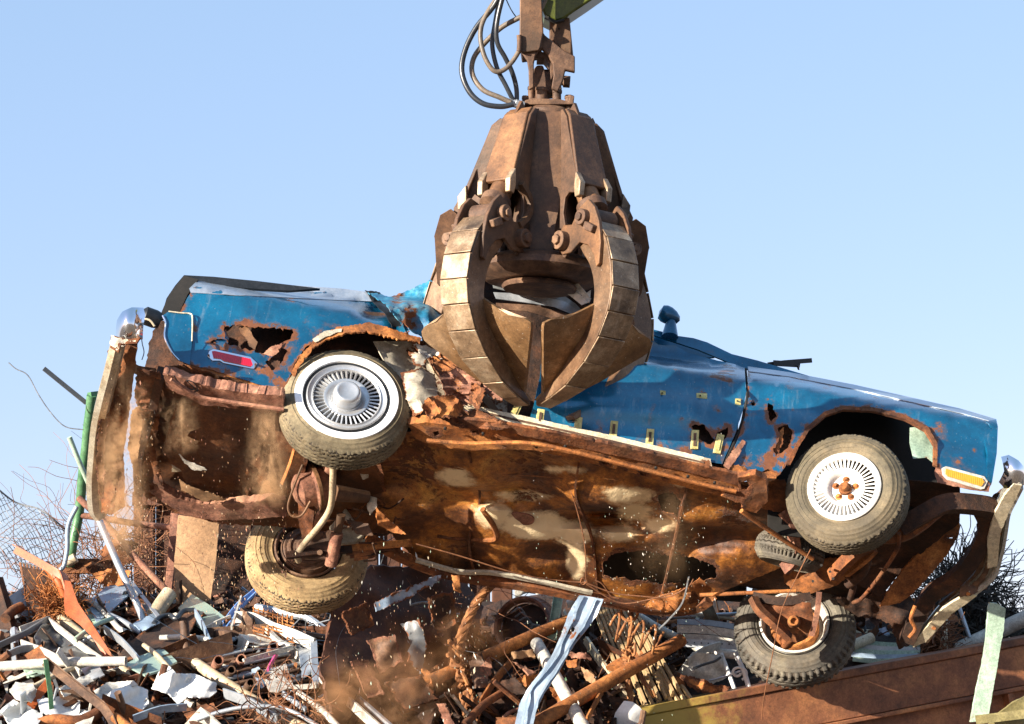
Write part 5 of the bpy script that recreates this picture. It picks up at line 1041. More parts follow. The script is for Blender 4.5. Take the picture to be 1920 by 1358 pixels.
it(tube, 'beige_roller', 'short thick beige tube standing at the foot of the rusty post', 'tube', [P(288, 1154, 14.8), P(318, 1112, 14.95)], .052, 'beige', k=1, n=18)
# white crumpled plastic
WS = [([(284, 1292), (296, 1262), (310, 1244), (330, 1262), (366, 1264), (406, 1280), (406, 1298), (392, 1308), (352, 1306), (334, 1322), (316, 1300)], 'white', 'large crumpled white plastic sheet under the long beige pipe'),
      ([(196, 1306), (214, 1292), (250, 1282), (276, 1294), (278, 1320), (262, 1336), (226, 1332), (206, 1324)], 'white', 'white ribbed plastic panel with torn edge left of the large crumpled sheet'),
      ([(176, 1296), (200, 1280), (250, 1276), (258, 1284), (220, 1296), (190, 1316)], 'whitedirty', 'dirty white folded sheet above the ribbed white panel'),
      ([(70, 1312), (110, 1306), (150, 1314), (148, 1350), (110, 1344), (76, 1336)], 'white', 'flat white sheet directly right of the green angle iron'),
      ([(0, 1332), (24, 1312), (52, 1324), (80, 1340), (70, 1362), (20, 1364)], 'white', 'crumpled white sheet in the bottom left corner'),
      ([(18, 1296), (30, 1278), (62, 1284), (72, 1300), (60, 1316), (30, 1312)], 'whitedirty', 'torn off-white plastic piece left of the green angle iron'),
      ([(110, 1290), (150, 1270), (176, 1262), (182, 1272), (150, 1294), (120, 1306)], 'whitedirty', 'narrow dirty white strip between the two angle irons'),
      ([(470, 1256), (486, 1250), (492, 1270), (500, 1284), (490, 1290)], 'lightblue', 'small pale blue bracket with holes left of the perforated panel'),
      ([(120, 1340), (150, 1330), (180, 1336), (170, 1358), (130, 1362)], 'whitedirty', 'dirty white plastic flake at the bottom by the wire hoop')]
for i, (q, m, lb) in enumerate(WS):
    it(sheet, 'plastic_sheet' if m == 'white' else 'torn_sheet', lb, 'sheet', q, heap(.45, .16, 6, seed=i), m, step=5.5, thick=.006, jag=1.5)
pp_ = it(sheet, 'perforated_panel', 'white perforated metal panel with rows of round holes in the dust', 'panel', [(492, 1264), (536, 1244), (544, 1268), (551, 1288), (520, 1298), (504, 1296)], heap(.5, .02, 3), 'whitedirty', step=6, thick=.008,
         holes=[[(532, 1256), (536, 1255), (537, 1259), (533, 1260)], [(535, 1263), (539, 1262), (540, 1266), (536, 1267)], [(538, 1270), (542, 1269), (543, 1273), (539, 1274)], [(516, 1268), (520, 1267), (521, 1271), (517, 1272)], [(500, 1268), (504, 1267), (505, 1271), (501, 1272)]], hjag=0)
# long pipes
it(pipe, 'beige_pipe', 'very long beige pipe running down right across the left heap to the bottom edge', 'pipe', P(328, 1218, 14.25), P(600, 1385, 12.9), .038, 'beige', bend=-.02)
for i, (u, v, u2, v2, r, lb) in enumerate([(410, 1238, 396, 1268, .032, 'open rusty pipe end just above the long beige pipe'), (453, 1235, 440, 1260, .030, 'open pipe end with a bright rim right of the first one'), (513, 1210, 500, 1245, .030, 'highest open pipe end beside the white frame'), (434, 1256, 420, 1280, .026, 'small dark pipe end below the bright-rimmed one'), (488, 1262, 470, 1290, .024, 'small brown pipe end beside the blue bracket'), (470, 1280, 452, 1306, .026, 'lowest dark pipe end of the bundle')]):
    it(pipe, 'pipe_end', lb, 'pipe', T(u, v, .55), T(u2, v2, -.1), r, 'castiron' if i > 2 else 'rustpink')
for i in range(8):
    u0, v0 = 385 + i * 12, 1222 + i * 9
    it(tube, 'thin_rod', ['uppermost dark', 'second highest pale', 'third dark', 'fourth pale', 'fifth dark', 'sixth pale', 'second lowest dark', 'lowest pale'][i] + ' thin rod in the bundle above the long beige pipe', 'rod', [T(u0 - 20, v0 + 18, .3), T(u0 + 60, v0 + 2, .32), T(u0 + 130, v0 - 14, .3)], .012, 'castiron' if i % 2 else 'galv', k=2, n=8, group='rods bundled in the left heap')
wf = thing('bent_metal_frame', 'white bent rectangular metal frame standing right of the pipe ends', 'frame', loc=T(590, 1280))
bar('frame_bar', [T(440, 1157, .45), T(475, 1160, .45), T(512, 1178, .45), T(548, 1190, .5), T(588, 1208, .5)], .075, .02, 'whitedirty', wf, k=3)
bar('frame_bar', [T(588, 1206, .5), T(590, 1245, .5), T(592, 1284, .5)], .04, .04, 'galv', wf, k=2)
bar('frame_bar', [T(592, 1286, .5), T(570, 1288, .5), T(550, 1289, .5)], .03, .03, 'whitedirty', wf, k=2)
bar('frame_bar', [T(500, 1180, .45), T(524, 1204, .48), T(546, 1212, .5)], .03, .03, 'whitedirty', wf, k=2)
it(bar, 'white_strut', 'white strut slanting from the frame down to the pipe ends', 'strut', [T(548, 1214, .5), T(500, 1228, .5), T(456, 1240, .5)], .03, .03, 'whitedirty')
it(bar, 'long_white_bar', 'long white flat bar running from the frame down to the bottom centre', 'flat bar', [T(520, 1190, .3), T(580, 1250, .35), T(650, 1312, .5), T(730, 1385, .55)], .06, .015, 'whitedirty', k=2)
it(bar, 'long_white_bar', 'second, narrower white bar lying alongside the long white flat bar', 'flat bar', [T(540, 1196, .35), T(600, 1252, .4), T(670, 1308, .5), T(752, 1380, .6)], .03, .02, 'galv', k=2)
it(bar, 'blue_strap', 'bright blue strap rising to the far rear tyre', 'strap', [T(418, 1172, .35), T(444, 1138, .4), T(470, 1116, .45), T(490, 1098, .5)], .05, .006, 'bluestrap', k=3)
it(bar, 'blue_strap', 'narrow blue strap folded beside the wider one', 'strap', [T(424, 1178, .36), T(452, 1140, .42), T(486, 1106, .5)], .02, .008, 'bluestrap', k=3)
it(bar, 'white_lath', 'short white lath leaning left of the blue strap', 'lath', [T(386, 1180, .4), T(408, 1168, .4), T(432, 1158, .4)], .035, .015, 'whitedirty')
it(bar, 'white_lath', 'small upright white lath crossing the blue strap', 'lath', [T(452, 1120, .5), T(444, 1146, .5), T(434, 1178, .5)], .025, .012, 'whitedirty')
it(bar, 'brown_channel', 'dark brown channel lying flat below the green tinted pane', 'channel', [T(386, 1188, .4), T(440, 1184, .4), T(500, 1180, .4)], .07, .03, 'castiron', k=2)
om = thing('orange_wire_mesh', 'crumpled orange rusty wire mesh under the far rear tyre', 'wire mesh', loc=T(520, 1180))
vf = []
for k in range(9):
    vf.append(swp([T(476 + k * 9 + 6 * noise.noise(Vector((k, s, 1))), 1138 + s * 8 + 4 * k * .5, .45 + .06 * math.sin(k + s)) for s in range(7)], circ(.005, 4)))
    vf.append(swp([T(474 + s * 13, 1140 + k * 6 + s * 4 + 5 * noise.noise(Vector((k, s, 5))), .46 + .06 * math.sin(k + s)) for s in range(7)], circ(.005, 4)))
mk('mesh_wire', *merge(*vf), 'rustor', om, kind='stuff')
it(tube, 'bent_grey_rod', 'thin pale curved rod arching along the bottom edge below the long beige pipe', 'rod', [P(370, 1350, 13.0), P(410, 1336, 13.0), P(460, 1326, 13.0), P(520, 1326, 13.0), P(560, 1340, 12.95), P(610, 1370, 12.9)], .013, 'galv', k=4)
it(bar, 'thin_lath', 'short grey lath lying in the dust right of the perforated panel', 'lath', [T(530, 1300, .5), T(552, 1316, .5), T(574, 1332, .5)], .03, .012, 'galv')
it(bar, 'pink_wires', 'small bunch of pink wire above the perforated panel', 'wire', [T(520, 1224, .45), T(512, 1238, .45), T(502, 1256, .45)], .03, .01, 'pink', k=3)
it(prof, 'grey_tray', 'upright grey tray corner left of the orange mesh', 'tray', [T(250, 1106, .3), T(300, 1170, .3)], Usec(.05, .03, .005), 'galv')
# left edge
it(bar, 'black_beam', 'dark purple-black steel section at the far left edge', 'steel section', [P(-10, 1090, 14.9), P(8, 1150, 14.8), P(20, 1200, 14.7)], .12, .05, 'rustdark')
it(bar, 'black_cable_tray', 'long dark bar slanting up right at the far left', 'bar', [T(-6, 1212, .35), T(50, 1186, .4), T(92, 1160, .4)], .035, .03, 'plasticgrey')
it(tube, 'rusty_stub', 'short thick rusty pipe against the left edge', 'pipe', [T(10, 1160, .4), T(24, 1146, .4), T(40, 1138, .4)], .035, 'rust', k=3, n=14)
it(bar, 'rusty_girder', 'rusty girder lying behind the blue-grey plate at the left', 'girder', [P(120, 1062, 15.5), P(170, 1062, 15.5), P(215, 1066, 15.6)], .10, .08, 'rust')
it(sheet, 'rusty_scrap_plate', 'brown rusty plate tangled in wire left of the tan board', 'plate', [(190, 1030), (214, 1010), (258, 1016), (262, 1050), (230, 1064), (196, 1056)], dep(15.7, .12, 4), 'rust', step=8, jag=3)
it(sheet, 'rusty_scrap_plate', 'orange-brown torn plate right below the tangled wire', 'plate', [(170, 1076), (210, 1066), (246, 1070), (236, 1096), (200, 1100)], dep(15.4, .12, 4), 'rustor', step=8, jag=3)
it(sheet, 'pink_scrap', 'pinkish rusty sheet standing behind the green frame foot', 'sheet', [(106, 1060), (122, 1046), (146, 1052), (150, 1090), (130, 1096)], dep(15.6, .10, 4), 'rustpink', step=8, jag=3)
# --- centre and right
def rpipe(a, b, r, m, lb, **k): return it(pipe, 'rusty_pipe', lb, 'pipe', a, b, r, m, **k)
rpipe(P(790, 1284, 13.5), P(1064, 1164, 14.2), .040, 'rustor', 'long orange-rust pipe passing behind the knotted wire rope')
rpipe(P(996, 1362, 13.0), P(1278, 1200, 13.9), .042, 'rustor', 'long orange-rust pipe under the tan slats in the centre')
def rope(name, pts, r, mat, parent, n=3, k=10, tw=26, **kw):
    p = smooth(pts, k); fr = frames(p); vf = []
    L = [0]
    for i in range(1, len(p)): L.append(L[-1] + (p[i] - p[i - 1]).length)
    for s in range(n):
        q = [c + (x * math.cos(l * tw + s * 6.283 / n) + y * math.sin(l * tw + s * 6.283 / n)) * r * .55 for c, (t, x, y), l in zip(p, fr, L)]
        vf.append(swp(q, circ(r * .55, 7)))
    return mk(name, *merge(*vf), mat, parent, **kw)
wr = thing('wire_rope', 'thick rusty wire rope hanging in a curve with an orange knotted clump', 'wire rope', loc=P(880, 1350, 13.6))
rope('rope_strand', [P(928, 1090, 13.9), P(900, 1120, 13.85), P(876, 1165, 13.8), P(860, 1210, 13.75), P(862, 1240, 13.7)], .030, 'rope', wr, 4)
rope('rope_strand', [P(868, 1300, 13.6), P(872, 1330, 13.55), P(874, 1380, 13.5)], .024, 'rope', wr, 3); rope('rope_strand', [P(876, 1300, 13.6), P(892, 1330, 13.5), P(908, 1380, 13.45)], .024, 'rope', wr, 3)
random.seed(11); vf = []
for k in range(26):
    t = k / 25; c = P(854 + 22 * t, 1210 + 96 * t, 13.62); s = .05
    vf.append(swp(smooth([c + Vector((random.uniform(-s, s), random.uniform(-s, s), random.uniform(-s, s))) for _ in range(5)], 5), circ(.013, 6)))
mk('rope_knot', *merge(*vf), 'rope', wr)
wr2 = thing('wire_rope', 'rusty wire rope hanging straight down past the coil spring in front of the tan slats', 'wire rope', loc=P(1190, 1350, 13.6))
rope('rope_strand', [P(1182, 1136, 13.9), P(1184, 1180, 13.8), P(1178, 1225, 13.75), P(1176, 1262, 13.7), P(1182, 1310, 13.6), P(1190, 1370, 13.5)], .018, 'rope', wr2, 4)
rope('rope_strand', [P(1180, 1236, 13.7), P(1196, 1262, 13.65), P(1216, 1290, 13.6), P(1228, 1306, 13.6)], .016, 'rope', wr2, 3)
vf = []
for k in range(10):
    t = k / 9; c = P(1180, 1214 + 50 * t, 13.66); s = .04
    vf.append(swp(smooth([c + Vector((random.uniform(-s, s), random.uniform(-s, s), random.uniform(-s, s))) for _ in range(5)], 5), circ(.008, 6)))
mk('rope_knot', *merge(*vf), 'rope', wr2)
# wheel rim
wrm = thing('rusty_wheel_rim', 'round rusty wheel rim lying on edge behind the wire rope', 'wheel rim', loc=P(978, 1210, 15))
MX = frameM(P(978, 1172, 14.35), camvec(-.35, -.35, -.87), RT)
V, F = lathe([(.16, -.05), (.17, .0), (.185, .01), (.195, -.01), (.188, -.05), (.20, -.09), (.215, -.10)], MX, 56); mk('rim_ring', V, F, 'rustpink', wrm)
V, F = lathe([(.001, -.02), (.05, -.02), (.06, -.06), (.16, -.07)], MX, 40); mk('rim_disc', V, F, 'rustdark', wrm)
for k in range(5): tube('valve_wire', [P(958 + k * 8, 1150 + k * 7, 14.25), P(975 + k * 6, 1140 + 9 * k, 14.2), P(990, 1160 + 6 * k, 14.25), P(1000 + 3 * k, 1172, 14.25)], .006, 'wiregrey', wrm, 4, 5)
lb_ = it(sheet, 'blue_metal_strip', 'long bent pale blue metal strip with a hole curving down to the bottom edge', 'metal strip', [(1086, 1116), (1132, 1124), (1118, 1156), (1100, 1180), (1080, 1204), (1066, 1226), (1046, 1262), (1022, 1298), (1006, 1330), (996, 1375), (962, 1375), (974, 1320), (990, 1290), (1018, 1254), (1036, 1226), (1052, 1190), (1066, 1150)], dep(14.0, .05, 3, dv=-.55), 'lightblue', step=8, thick=.008, jag=.8, holes=[[(1068, 1186), (1073, 1174), (1078, 1178), (1076, 1184)]], hjag=.5)
for p in ([(1092, 1118), (1072, 1164), (1052, 1206), (1022, 1258), (992, 1300), (976, 1370)], [(1116, 1124), (1096, 1166), (1064, 1218), (1032, 1272), (1006, 1318), (992, 1370)]):
    prof('folded_edge', [dep(13.98, .05, 3, dv=-.55)(u, v) for u, v in p], rect(.014, .012), 'lightblue', lb_, k=4)
it(prof, 'white_channel', 'short upright white steel channel left of the pale blue strip', 'channel', [P(1040, 1110, 14.3), P(1026, 1200, 14.1)], Usec(.06, .03, .005), 'mint', hint=Vector((1, 0, .2)))
it(pipe, 'white_pipe', 'thick white pipe passing behind the pale blue strip down to the bottom', 'pipe', P(1006, 1206, 13.95), P(1100, 1375, 12.95), .040, 'whitedirty')
it(sheet, 'white_fragment', 'small white fragment between the channel and the blue strip', 'fragment', [(1062, 1126), (1082, 1122), (1084, 1138), (1064, 1140)], dep(14.4, .05, 6), 'white', step=5, jag=1.5)
it(sheet, 'white_sheet_metal', 'white sheet metal piece under the car sill above the wheel rim', 'sheet metal', [(964, 1100), (1000, 1104), (1028, 1108), (1026, 1118), (990, 1112), (966, 1122)], dep(14.8, .05, 6), 'whitedirty', step=6, jag=1.5)
# slats
sl_ = thing('slatted_panel', 'bundle of tan wooden slats fanned out on a slant in the centre of the heap', 'slatted panel', loc=P(1200, 1300, 14))
for k in range(11):
    a = P(1108 + k * 8.2, 1126 + k * 2, 14.40 - .012 * k); b = P(1190 + k * 8 + (k % 3) * 3, 1344 - k * 5, 13.75 - .012 * k)
    a2 = a.lerp(b, -.02); bar('slat', [a2, a2.lerp(b, .5) + Vector((.0, .004 * (k % 3), .004 * math.sin(k))), b], .016, .03, 'wood', sl_, hint=Vector((1, 0, 0)), k=2)
bar('edge_board', [P(1098, 1200, 14.3), P(1140, 1262, 14.0), P(1180, 1320, 13.75), P(1190, 1345, 13.7)], .05, .02, 'creamtrim', sl_, k=2)
for k in range(4): bar('slat', [P(1232 + k * 12, 1260 + k * 4, 13.8), P(1270 + k * 12, 1340 - k * 5, 13.6)], .018, .02, 'wood', sl_)
# coil spring
def coil(name, a, b, r, rr, turns, mat, label, cat, u1=Vector((0, 1, 0))):
    a = Vector(a); b = Vector(b); ax_ = (b - a).normalized(); x = (u1 - ax_ * u1.dot(ax_)).normalized(); y = ax_.cross(x); N = int(turns * 14)
    pts = [a.lerp(b, i / N) + x * r * math.cos(i / 14 * 6.283) + y * r * math.sin(i / 14 * 6.283) for i in range(N + 1)]
    V, F = swp(pts, circ(rr, 8)); return mk(name, V, F, mat, label=label, cat=cat)
coil('coil_spring', P(1146, 1172, 13.7), P(1240, 1204, 13.7), .085, .008, 4.2, 'rope', 'rusty stretched coil spring hooked in front of the tan slats', 'spring')
it(tube, 'rusty_ring', 'rusty steel ring hooked on the wire rope above the coil spring', 'ring', [P(1180 + 16 * math.cos(a / 12 * 6.283), 1148 - 16 * math.sin(a / 12 * 6.283), 13.75) for a in range(13)], .010, 'rope', k=3, n=8)
it(tube, 'white_curved_tube', 'long white curved tube running right from the slats behind the front tyre', 'tube', [P(1196, 1156, 14.4), P(1232, 1178, 14.35), P(1280, 1202, 14.3), P(1330, 1222, 14.2), P(1382, 1228, 14.1)], .030, 'whitedirty', k=4, n=14)
wpz = thing('white_profile_sheet', 'white ribbed metal profile sheet lying left of the far front tyre', 'profile sheet', loc=P(1325, 1200, 14.3))
for k, (dv_, m) in enumerate(((0, 'lightblue'), (14, 'whitedirty'), (28, 'whitedirty'), (40, 'galv'))):
    bar('rib', [P(1270, 1166 + dv_, 14.35 - .03 * k), P(1330, 1168 + dv_, 14.32 - .03 * k), P(1392, 1178 + dv_, 14.3 - .03 * k)], .05 if k % 2 else .035, .03 + .02 * (k % 2), m, wpz, k=2)
for k in range(9):
    V, F = cyl(P(1276 + k * 13, 1204 + k * .6, 14.2), P(1276 + k * 13, 1204 + k * .6, 14.17), .005, 6); mk('rivet', V, F, 'dark', wpz)
it(sheet, 'white_bent_sheet', 'folded white sheet below the profile sheet with a dark chain on it', 'sheet', [(1270, 1260), (1300, 1222), (1356, 1228), (1364, 1270), (1320, 1290), (1292, 1280)], dep(14.0, .12, 4), 'whitedirty', step=7, jag=1.5, wear=[])
it(sheet, 'rusty_crumple', 'bright orange rusty crumpled sheet beside the container rim', 'sheet', [(1244, 1296), (1262, 1262), (1280, 1272), (1292, 1300), (1268, 1312), (1250, 1308)], dep(13.8, .12, 5), 'rustor', step=6, jag=2, edge=4)
it(sheet, 'rusty_crumple', 'long torn rusty sheet lying along the container rim under the white fold', 'sheet', [(1270, 1262), (1310, 1272), (1340, 1284), (1372, 1288), (1360, 1302), (1310, 1298), (1290, 1286)], dep(13.8, .14, 5), 'rustor', step=6, jag=3, edge=4)
sc_ = thing('scroll_railing', 'white wrought-iron scroll railing piece below the far front tyre', 'railing', loc=P(1385, 1290, 13.9))
tube('rail', [P(1352, 1226, 14.1), P(1366, 1262, 14.0), P(1378, 1294, 13.95)], .014, 'white', sc_, 2, 8); tube('rail', [P(1382, 1232, 14.0), P(1396, 1262, 13.95), P(1404, 1290, 13.9)], .016, 'white', sc_, 2, 8)
tube('scroll', [P(1384 + (4 + 1.15 * i) * math.cos(i * .62), 1262 + (4 + 1.15 * i) * math.sin(i * .62) * .8, 13.95) for i in range(13)], .009, 'white', sc_, 4, 7)
tube('rail', [P(1330, 1276, 14.0), P(1360, 1268, 14.0), P(1390, 1258, 13.95)], .008, 'galv', sc_, 2, 7)
it(tube, 'thin_chain', 'thin dark chain hanging on the folded white sheet', 'chain', [P(1300, 1254, 13.85), P(1320, 1246, 13.85), P(1340, 1240, 13.85), P(1352, 1232, 13.85)], .008, 'black', k=4, n=6)
it(sheet, 'white_hood', 'large smooth white panel corner at the bottom edge left of the container', 'panel', [(1142, 1375), (1154, 1336), (1170, 1314), (1186, 1316), (1200, 1326), (1210, 1340), (1205, 1375)], dep(13.3, .06, 3), 'white', step=8)
it(sheet, 'green_scrap', 'small bright green painted scrap between the white pipe and slats', 'scrap piece', [(1054, 1276), (1066, 1266), (1074, 1282), (1066, 1294)], dep(14.0, .04, 6), 'green', step=5, jag=1)
for i, (q, m, lb) in enumerate([([(958, 1222), (1000, 1218), (1004, 1232), (962, 1236)], 'plaster', 'small cream-orange block on the rusty pipe behind the rope'), ([(1060, 1240), (1082, 1238), (1080, 1252), (1064, 1252)], 'rustor', 'short orange plank end right of the white pipe'),
    ([(960, 1240), (1004, 1260), (990, 1266), (984, 1256)], 'rustpink', 'curled rusty strip under the first rust pipe'), ([(1062, 1224), (1100, 1226), (1110, 1236), (1070, 1234)], 'rustpink', 'flat pinkish strip crossing behind the blue strip'),
    ([(1088, 1250), (1112, 1264), (1120, 1286), (1098, 1276)], 'plaster', 'tan torn plank beside the slats'), ([(900, 1250), (916, 1234), (924, 1250), (912, 1276), (902, 1278)], 'rustpink', 'curled rusty can left of the white pipe'),
    ([(880, 1240), (900, 1226), (918, 1262), (912, 1290), (888, 1290)], 'castiron', 'grey-brown sheet behind the knotted rope'), ([(790, 1250), (806, 1260), (812, 1290), (800, 1280)], 'rustor', 'small orange flake in the dust left of the rope'),
    ([(818, 1320), (834, 1320), (856, 1365), (836, 1365)], 'rustpink', 'rusty flat bar standing at the bottom left of the rope'), ([(846, 1078), (860, 1080), (864, 1110), (852, 1104)], 'rustor', 'orange strip hanging under the far sill'),
    ([(1028, 1290), (1060, 1300), (1080, 1330), (1050, 1322)], 'rustor', 'orange-brown plate below the second rust pipe'), ([(1096, 1290), (1136, 1300), (1150, 1330), (1116, 1320)], 'rustdark', 'dark rusty plate under the slats'),
    ([(930, 1280), (966, 1270), (990, 1300), (950, 1310)], 'rustdark', 'dark plate between the two rust pipes')]):
    it(sheet, 'scrap_flake', lb, 'scrap piece', q, dep(14.2 if i not in (8, 9) else 13.7, .12, 5, dv=-.4), m, step=6, jag=2.5, thick=.012)
it(tube, 'grey_rod', 'thin pale rod leaning at the bottom beside the wire rope', 'rod', [P(848, 1304, 13.4), P(872, 1334, 13.35), P(898, 1365, 13.3)], .012, 'beige', k=1)
it(tube, 'curved_strap', 'thin brown curved strap looping over the second rust pipe', 'strap', [P(936, 1368, 13.3), P(946, 1344, 13.3), P(966, 1332, 13.35), P(1004, 1326, 13.4)], .012, 'rustpink', k=5)
it(tube, 'curved_strap', 'two-leg brown strap bent over the second rust pipe near the bottom', 'strap', [P(1018, 1368, 13.3), P(1030, 1336, 13.3), P(1050, 1318, 13.35), P(1066, 1302, 13.4), P(1070, 1296, 13.4)], .011, 'rustpink', k=5)
for i, (a, b, m, lb) in enumerate([((1050, 1368), (1092, 1320), 'beige', 'thin cream rod crossing the white pipe near the bottom'), ((1250, 1158), (1400, 1150), 'galv', 'thin grey rod under the far sill behind the tyre'), ((1290, 1150), (1396, 1164), 'beige', 'second thin cream rod behind the far front tyre')]):
    it(tube, 'thin_rod', lb, 'rod', [P(*a, 13.6 if i == 0 else 14.6), P(*b, 13.8 if i == 0 else 14.6)], .012, m, k=1)
it(sheet, 'tyre_tread_piece', 'torn slab of tyre tread left of the far front tyre', 'tyre tread', [(1312, 1140), (1334, 1130), (1350, 1166), (1326, 1166)], dep(14.5, .03, 6), 'tyreolive', step=5, thick=.03)
# --- container at the right
ct = thing('rusty_container', 'long rusty steel scrap container side with a heavy rim across the bottom right', 'container', loc=P(1600, 1400, 14))
A = P(1186, 1338, 13.55); B = P(2010, 1186, 14.6)
dr = (B - A).normalized(); nrm = Vector((dr.y, -dr.x, 0)).normalized(); upv = dr.cross(nrm); upv = upv if upv.z > 0 else -upv
def cpt(t, h, o): return A.lerp(B, t) + upv * h + nrm * o
def cbox(name, t0, t1, h0, h1, o0, o1, mat, mark=None, seg=30):
    V = []; F = []
    for i in range(seg + 1):
        t = t0 + (t1 - t0) * i / seg; w1 = .006 * noise.noise(Vector((t * 30, h0, 0)))
        V += [cpt(t, h0, o0 + w1), cpt(t, h1, o0 + w1), cpt(t, h1, o1 + w1), cpt(t, h0, o1 + w1)]
    for i in range(seg):
        for j in range(4): F.append([i * 4 + j, i * 4 + (j + 1) % 4, i * 4 + 4 + (j + 1) % 4, i * 4 + 4 + j])
    F += [[0, 1, 2, 3], [seg * 4 + j for j in (3, 2, 1, 0)]]
    at = {'mark': np.array([max(0, .62 - (t0 + (t1 - t0) * (k // 4) / seg) * 1.9) for k in range(len(V))], np.float32)} if mark else None
    return bevel(mk(name, V, F, mat, ct, ang=25, attrs=at), .006)
cbox('rim', 0, 1, -.02, .03, .10, -.25, 'beam', True)
cbox('rim_face', 0, 1, -.27, -.022, .085, .02, 'beam', True)
cbox('rim_lower_flange', 0, 1, -.30, -.272, .105, -.05, 'beam', True)
cbox('side_panel', 0, 1, -1.9, -.30, .03, -.02, 'beam', True)
for k in range(7):
    t = .06 + k * .15; V = [cpt(t - .006, -.302, .03), cpt(t + .006, -.302, .03), cpt(t + .006, -1.9, .03), cpt(t - .006, -1.9, .03)]; V += [v + nrm * .07 for v in V]
    mk('side_rib', V, [[0, 1, 2, 3], [7, 6, 5, 4], [0, 4, 5, 1], [2, 6, 7, 3], [1, 5, 6, 2], [0, 3, 7, 4]], 'beam', ct, ang=25) if k in (5,) else None
it(sheet, 'mint_plank', 'pale mint-green painted plank standing in front of the container at the right', 'plank', [(1855, 1130), (1870, 1132), (1886, 1142), (1882, 1180), (1870, 1250), (1852, 1352), (1820, 1354), (1830, 1300), (1846, 1220)], dep(13.2, .02, 2), 'mint', step=9, thick=.03, jag=.8, wear=[(1858, 1132, 8, .6), (1826, 1350, 16, .6)])
it(pipe, 'white_pole', 'thick white pole coming in over the container rim from the right edge', 'pole', P(1790, 1222, 14.9), P(1960, 1142, 14.8), .052, 'whitedirty')
it(pipe, 'thin_grey_tube', 'thin grey tube leaning in front of the brambles at the right', 'tube', P(1792, 1120, 14.9), P(1818, 1196, 14.8), .014, 'galv')
it(bar, 'cream_post', 'short cream wooden post standing behind the container rim at the right', 'post', [P(1766, 1156, 14.8), P(1766, 1222, 14.7)], .13, .05, 'creamtrim')
mh = thing('mint_cladding', 'pale green ribbed cladding sheets lying behind the container rim', 'cladding', loc=P(1640, 1230, 14.6))
for k in range(5): bar('rib', [P(1588 + k * 3, 1200 + k * 9, 14.75 - .05 * k), P(1650, 1208 + k * 8, 14.7 - .05 * k), P(1724, 1212 + k * 6, 14.7 - .05 * k)], .03, .05, ['mint', 'galv', 'mint', 'lightblue', 'mint'][k], mh, k=2)
it(pipe, 'cream_tube', 'cream tube poking out between tyre and cladding', 'tube', P(1596, 1212, 14.6), P(1634, 1196, 14.7), .036, 'beige')
it(sheet, 'blue_sheet_scrap', 'pale blue scrap sheet above the green cladding behind the far front tyre', 'scrap sheet', [(1630, 1186), (1660, 1176), (1674, 1196), (1666, 1212), (1640, 1206)], dep(14.9, .12, 6), 'lightblue', step=5, jag=1.5)
it(bar, 'long_pale_beam', 'pale painted beam lying behind the hanging front panel', 'beam', [P(1590, 1186, 15), P(1660, 1192, 15), P(1700, 1196, 15)], .06, .04, 'creamtrim')
it(sheet, 'olive_sheet_metal', 'olive-brown metal panel in the bottom right corner', 'panel', [(1836, 1376), (1870, 1340), (1900, 1318), (1930, 1300), (1930, 1376)], dep(12.6, .05, 3), 'olive', step=10, thick=.02, jag=1)
it(bar, 'olive_strip', 'narrow olive strip along the bottom right corner', 'strip', [P(1830, 1350, 12.5), P(1880, 1344, 12.5), P(1930, 1338, 12.5)], .05, .02, 'olive')
# brambles
def tangle(name, box, d0, d1, n, r, mat, label, cat, kind='stuff', L=.35, parent=None, curl=1.0, seed=1, kpts=5):
    random.seed(seed); vf = []
    for i in range(n):
        u = random.uniform(box[0], box[2]); v = random.uniform(box[1], box[3]) ; p = P(u, v, random.uniform(d0, d1)); q = [p]
        dv = Vector((random.gauss(0, 1), random.gauss(0, 1), random.gauss(0, 1))).normalized()
        for _ in range(kpts - 1):
            dv = (dv + Vector((random.gauss(0, 1), random.gauss(0, 1), random.gauss(0, 1))) * .45 * curl).normalized(); p = p + dv * L / (kpts - 1); q.append(p)
        vf.append(swp(smooth(q, 3), circ(r * random.uniform(.6, 1.3), 3), scale=lambda t: 1 - .5 * t, cap=False))
    V, F = merge(*vf)
    if parent is not None: return mk(name, V, F, mat, parent, kind=kind)
    return mk(name, V, F, mat, label=label, cat=cat, kind=kind)
bb = thing('bramble_bush', 'dark leafless bramble bush against the sky under the front bumper', 'bush', loc=P(1800, 1230, 15.5))
tangle('twigs', (1765, 1060, 1850, 1220), 15.2, 15.9, 380, .006, 'twig', '', '', parent=bb, L=.45, seed=3)
tangle('twigs', (1750, 1110, 1835, 1240), 15.1, 15.9, 520, .008, 'twig', '', '', parent=bb, L=.4, seed=4)
tangle('arching_twigs', (1765, 1070, 1868, 1180), 15.3, 15.7, 60, .005, 'twig', '', '', parent=bb, L=.7, seed=5, curl=.7, kpts=7)
b2 = thing('bramble_bush', 'low sparse bramble bush behind the mint plank at the right edge', 'bush', loc=P(1900, 1190, 15.5))
tangle('twigs', (1872, 1150, 1935, 1210), 15.2, 15.8, 220, .005, 'twig', '', '', parent=b2, L=.3, seed=6)
def leaves(name, box, d0, d1, n, parent, seed):
    random.seed(seed); V, F = [], []
    for i in range(n):
        p = P(random.uniform(box[0], box[2]), random.uniform(box[1], box[3]), random.uniform(d0, d1)); a = Vector((random.gauss(0, 1), random.gauss(0, 1), random.gauss(0, 1))).normalized() * .022; b = a.orthogonal().normalized() * .011
        o = len(V); V += [p - a, p + b, p + a, p - b]; F.append([o, o + 1, o + 2, o + 3])
    mk(name, V, F, 'leaf', parent, kind='stuff')
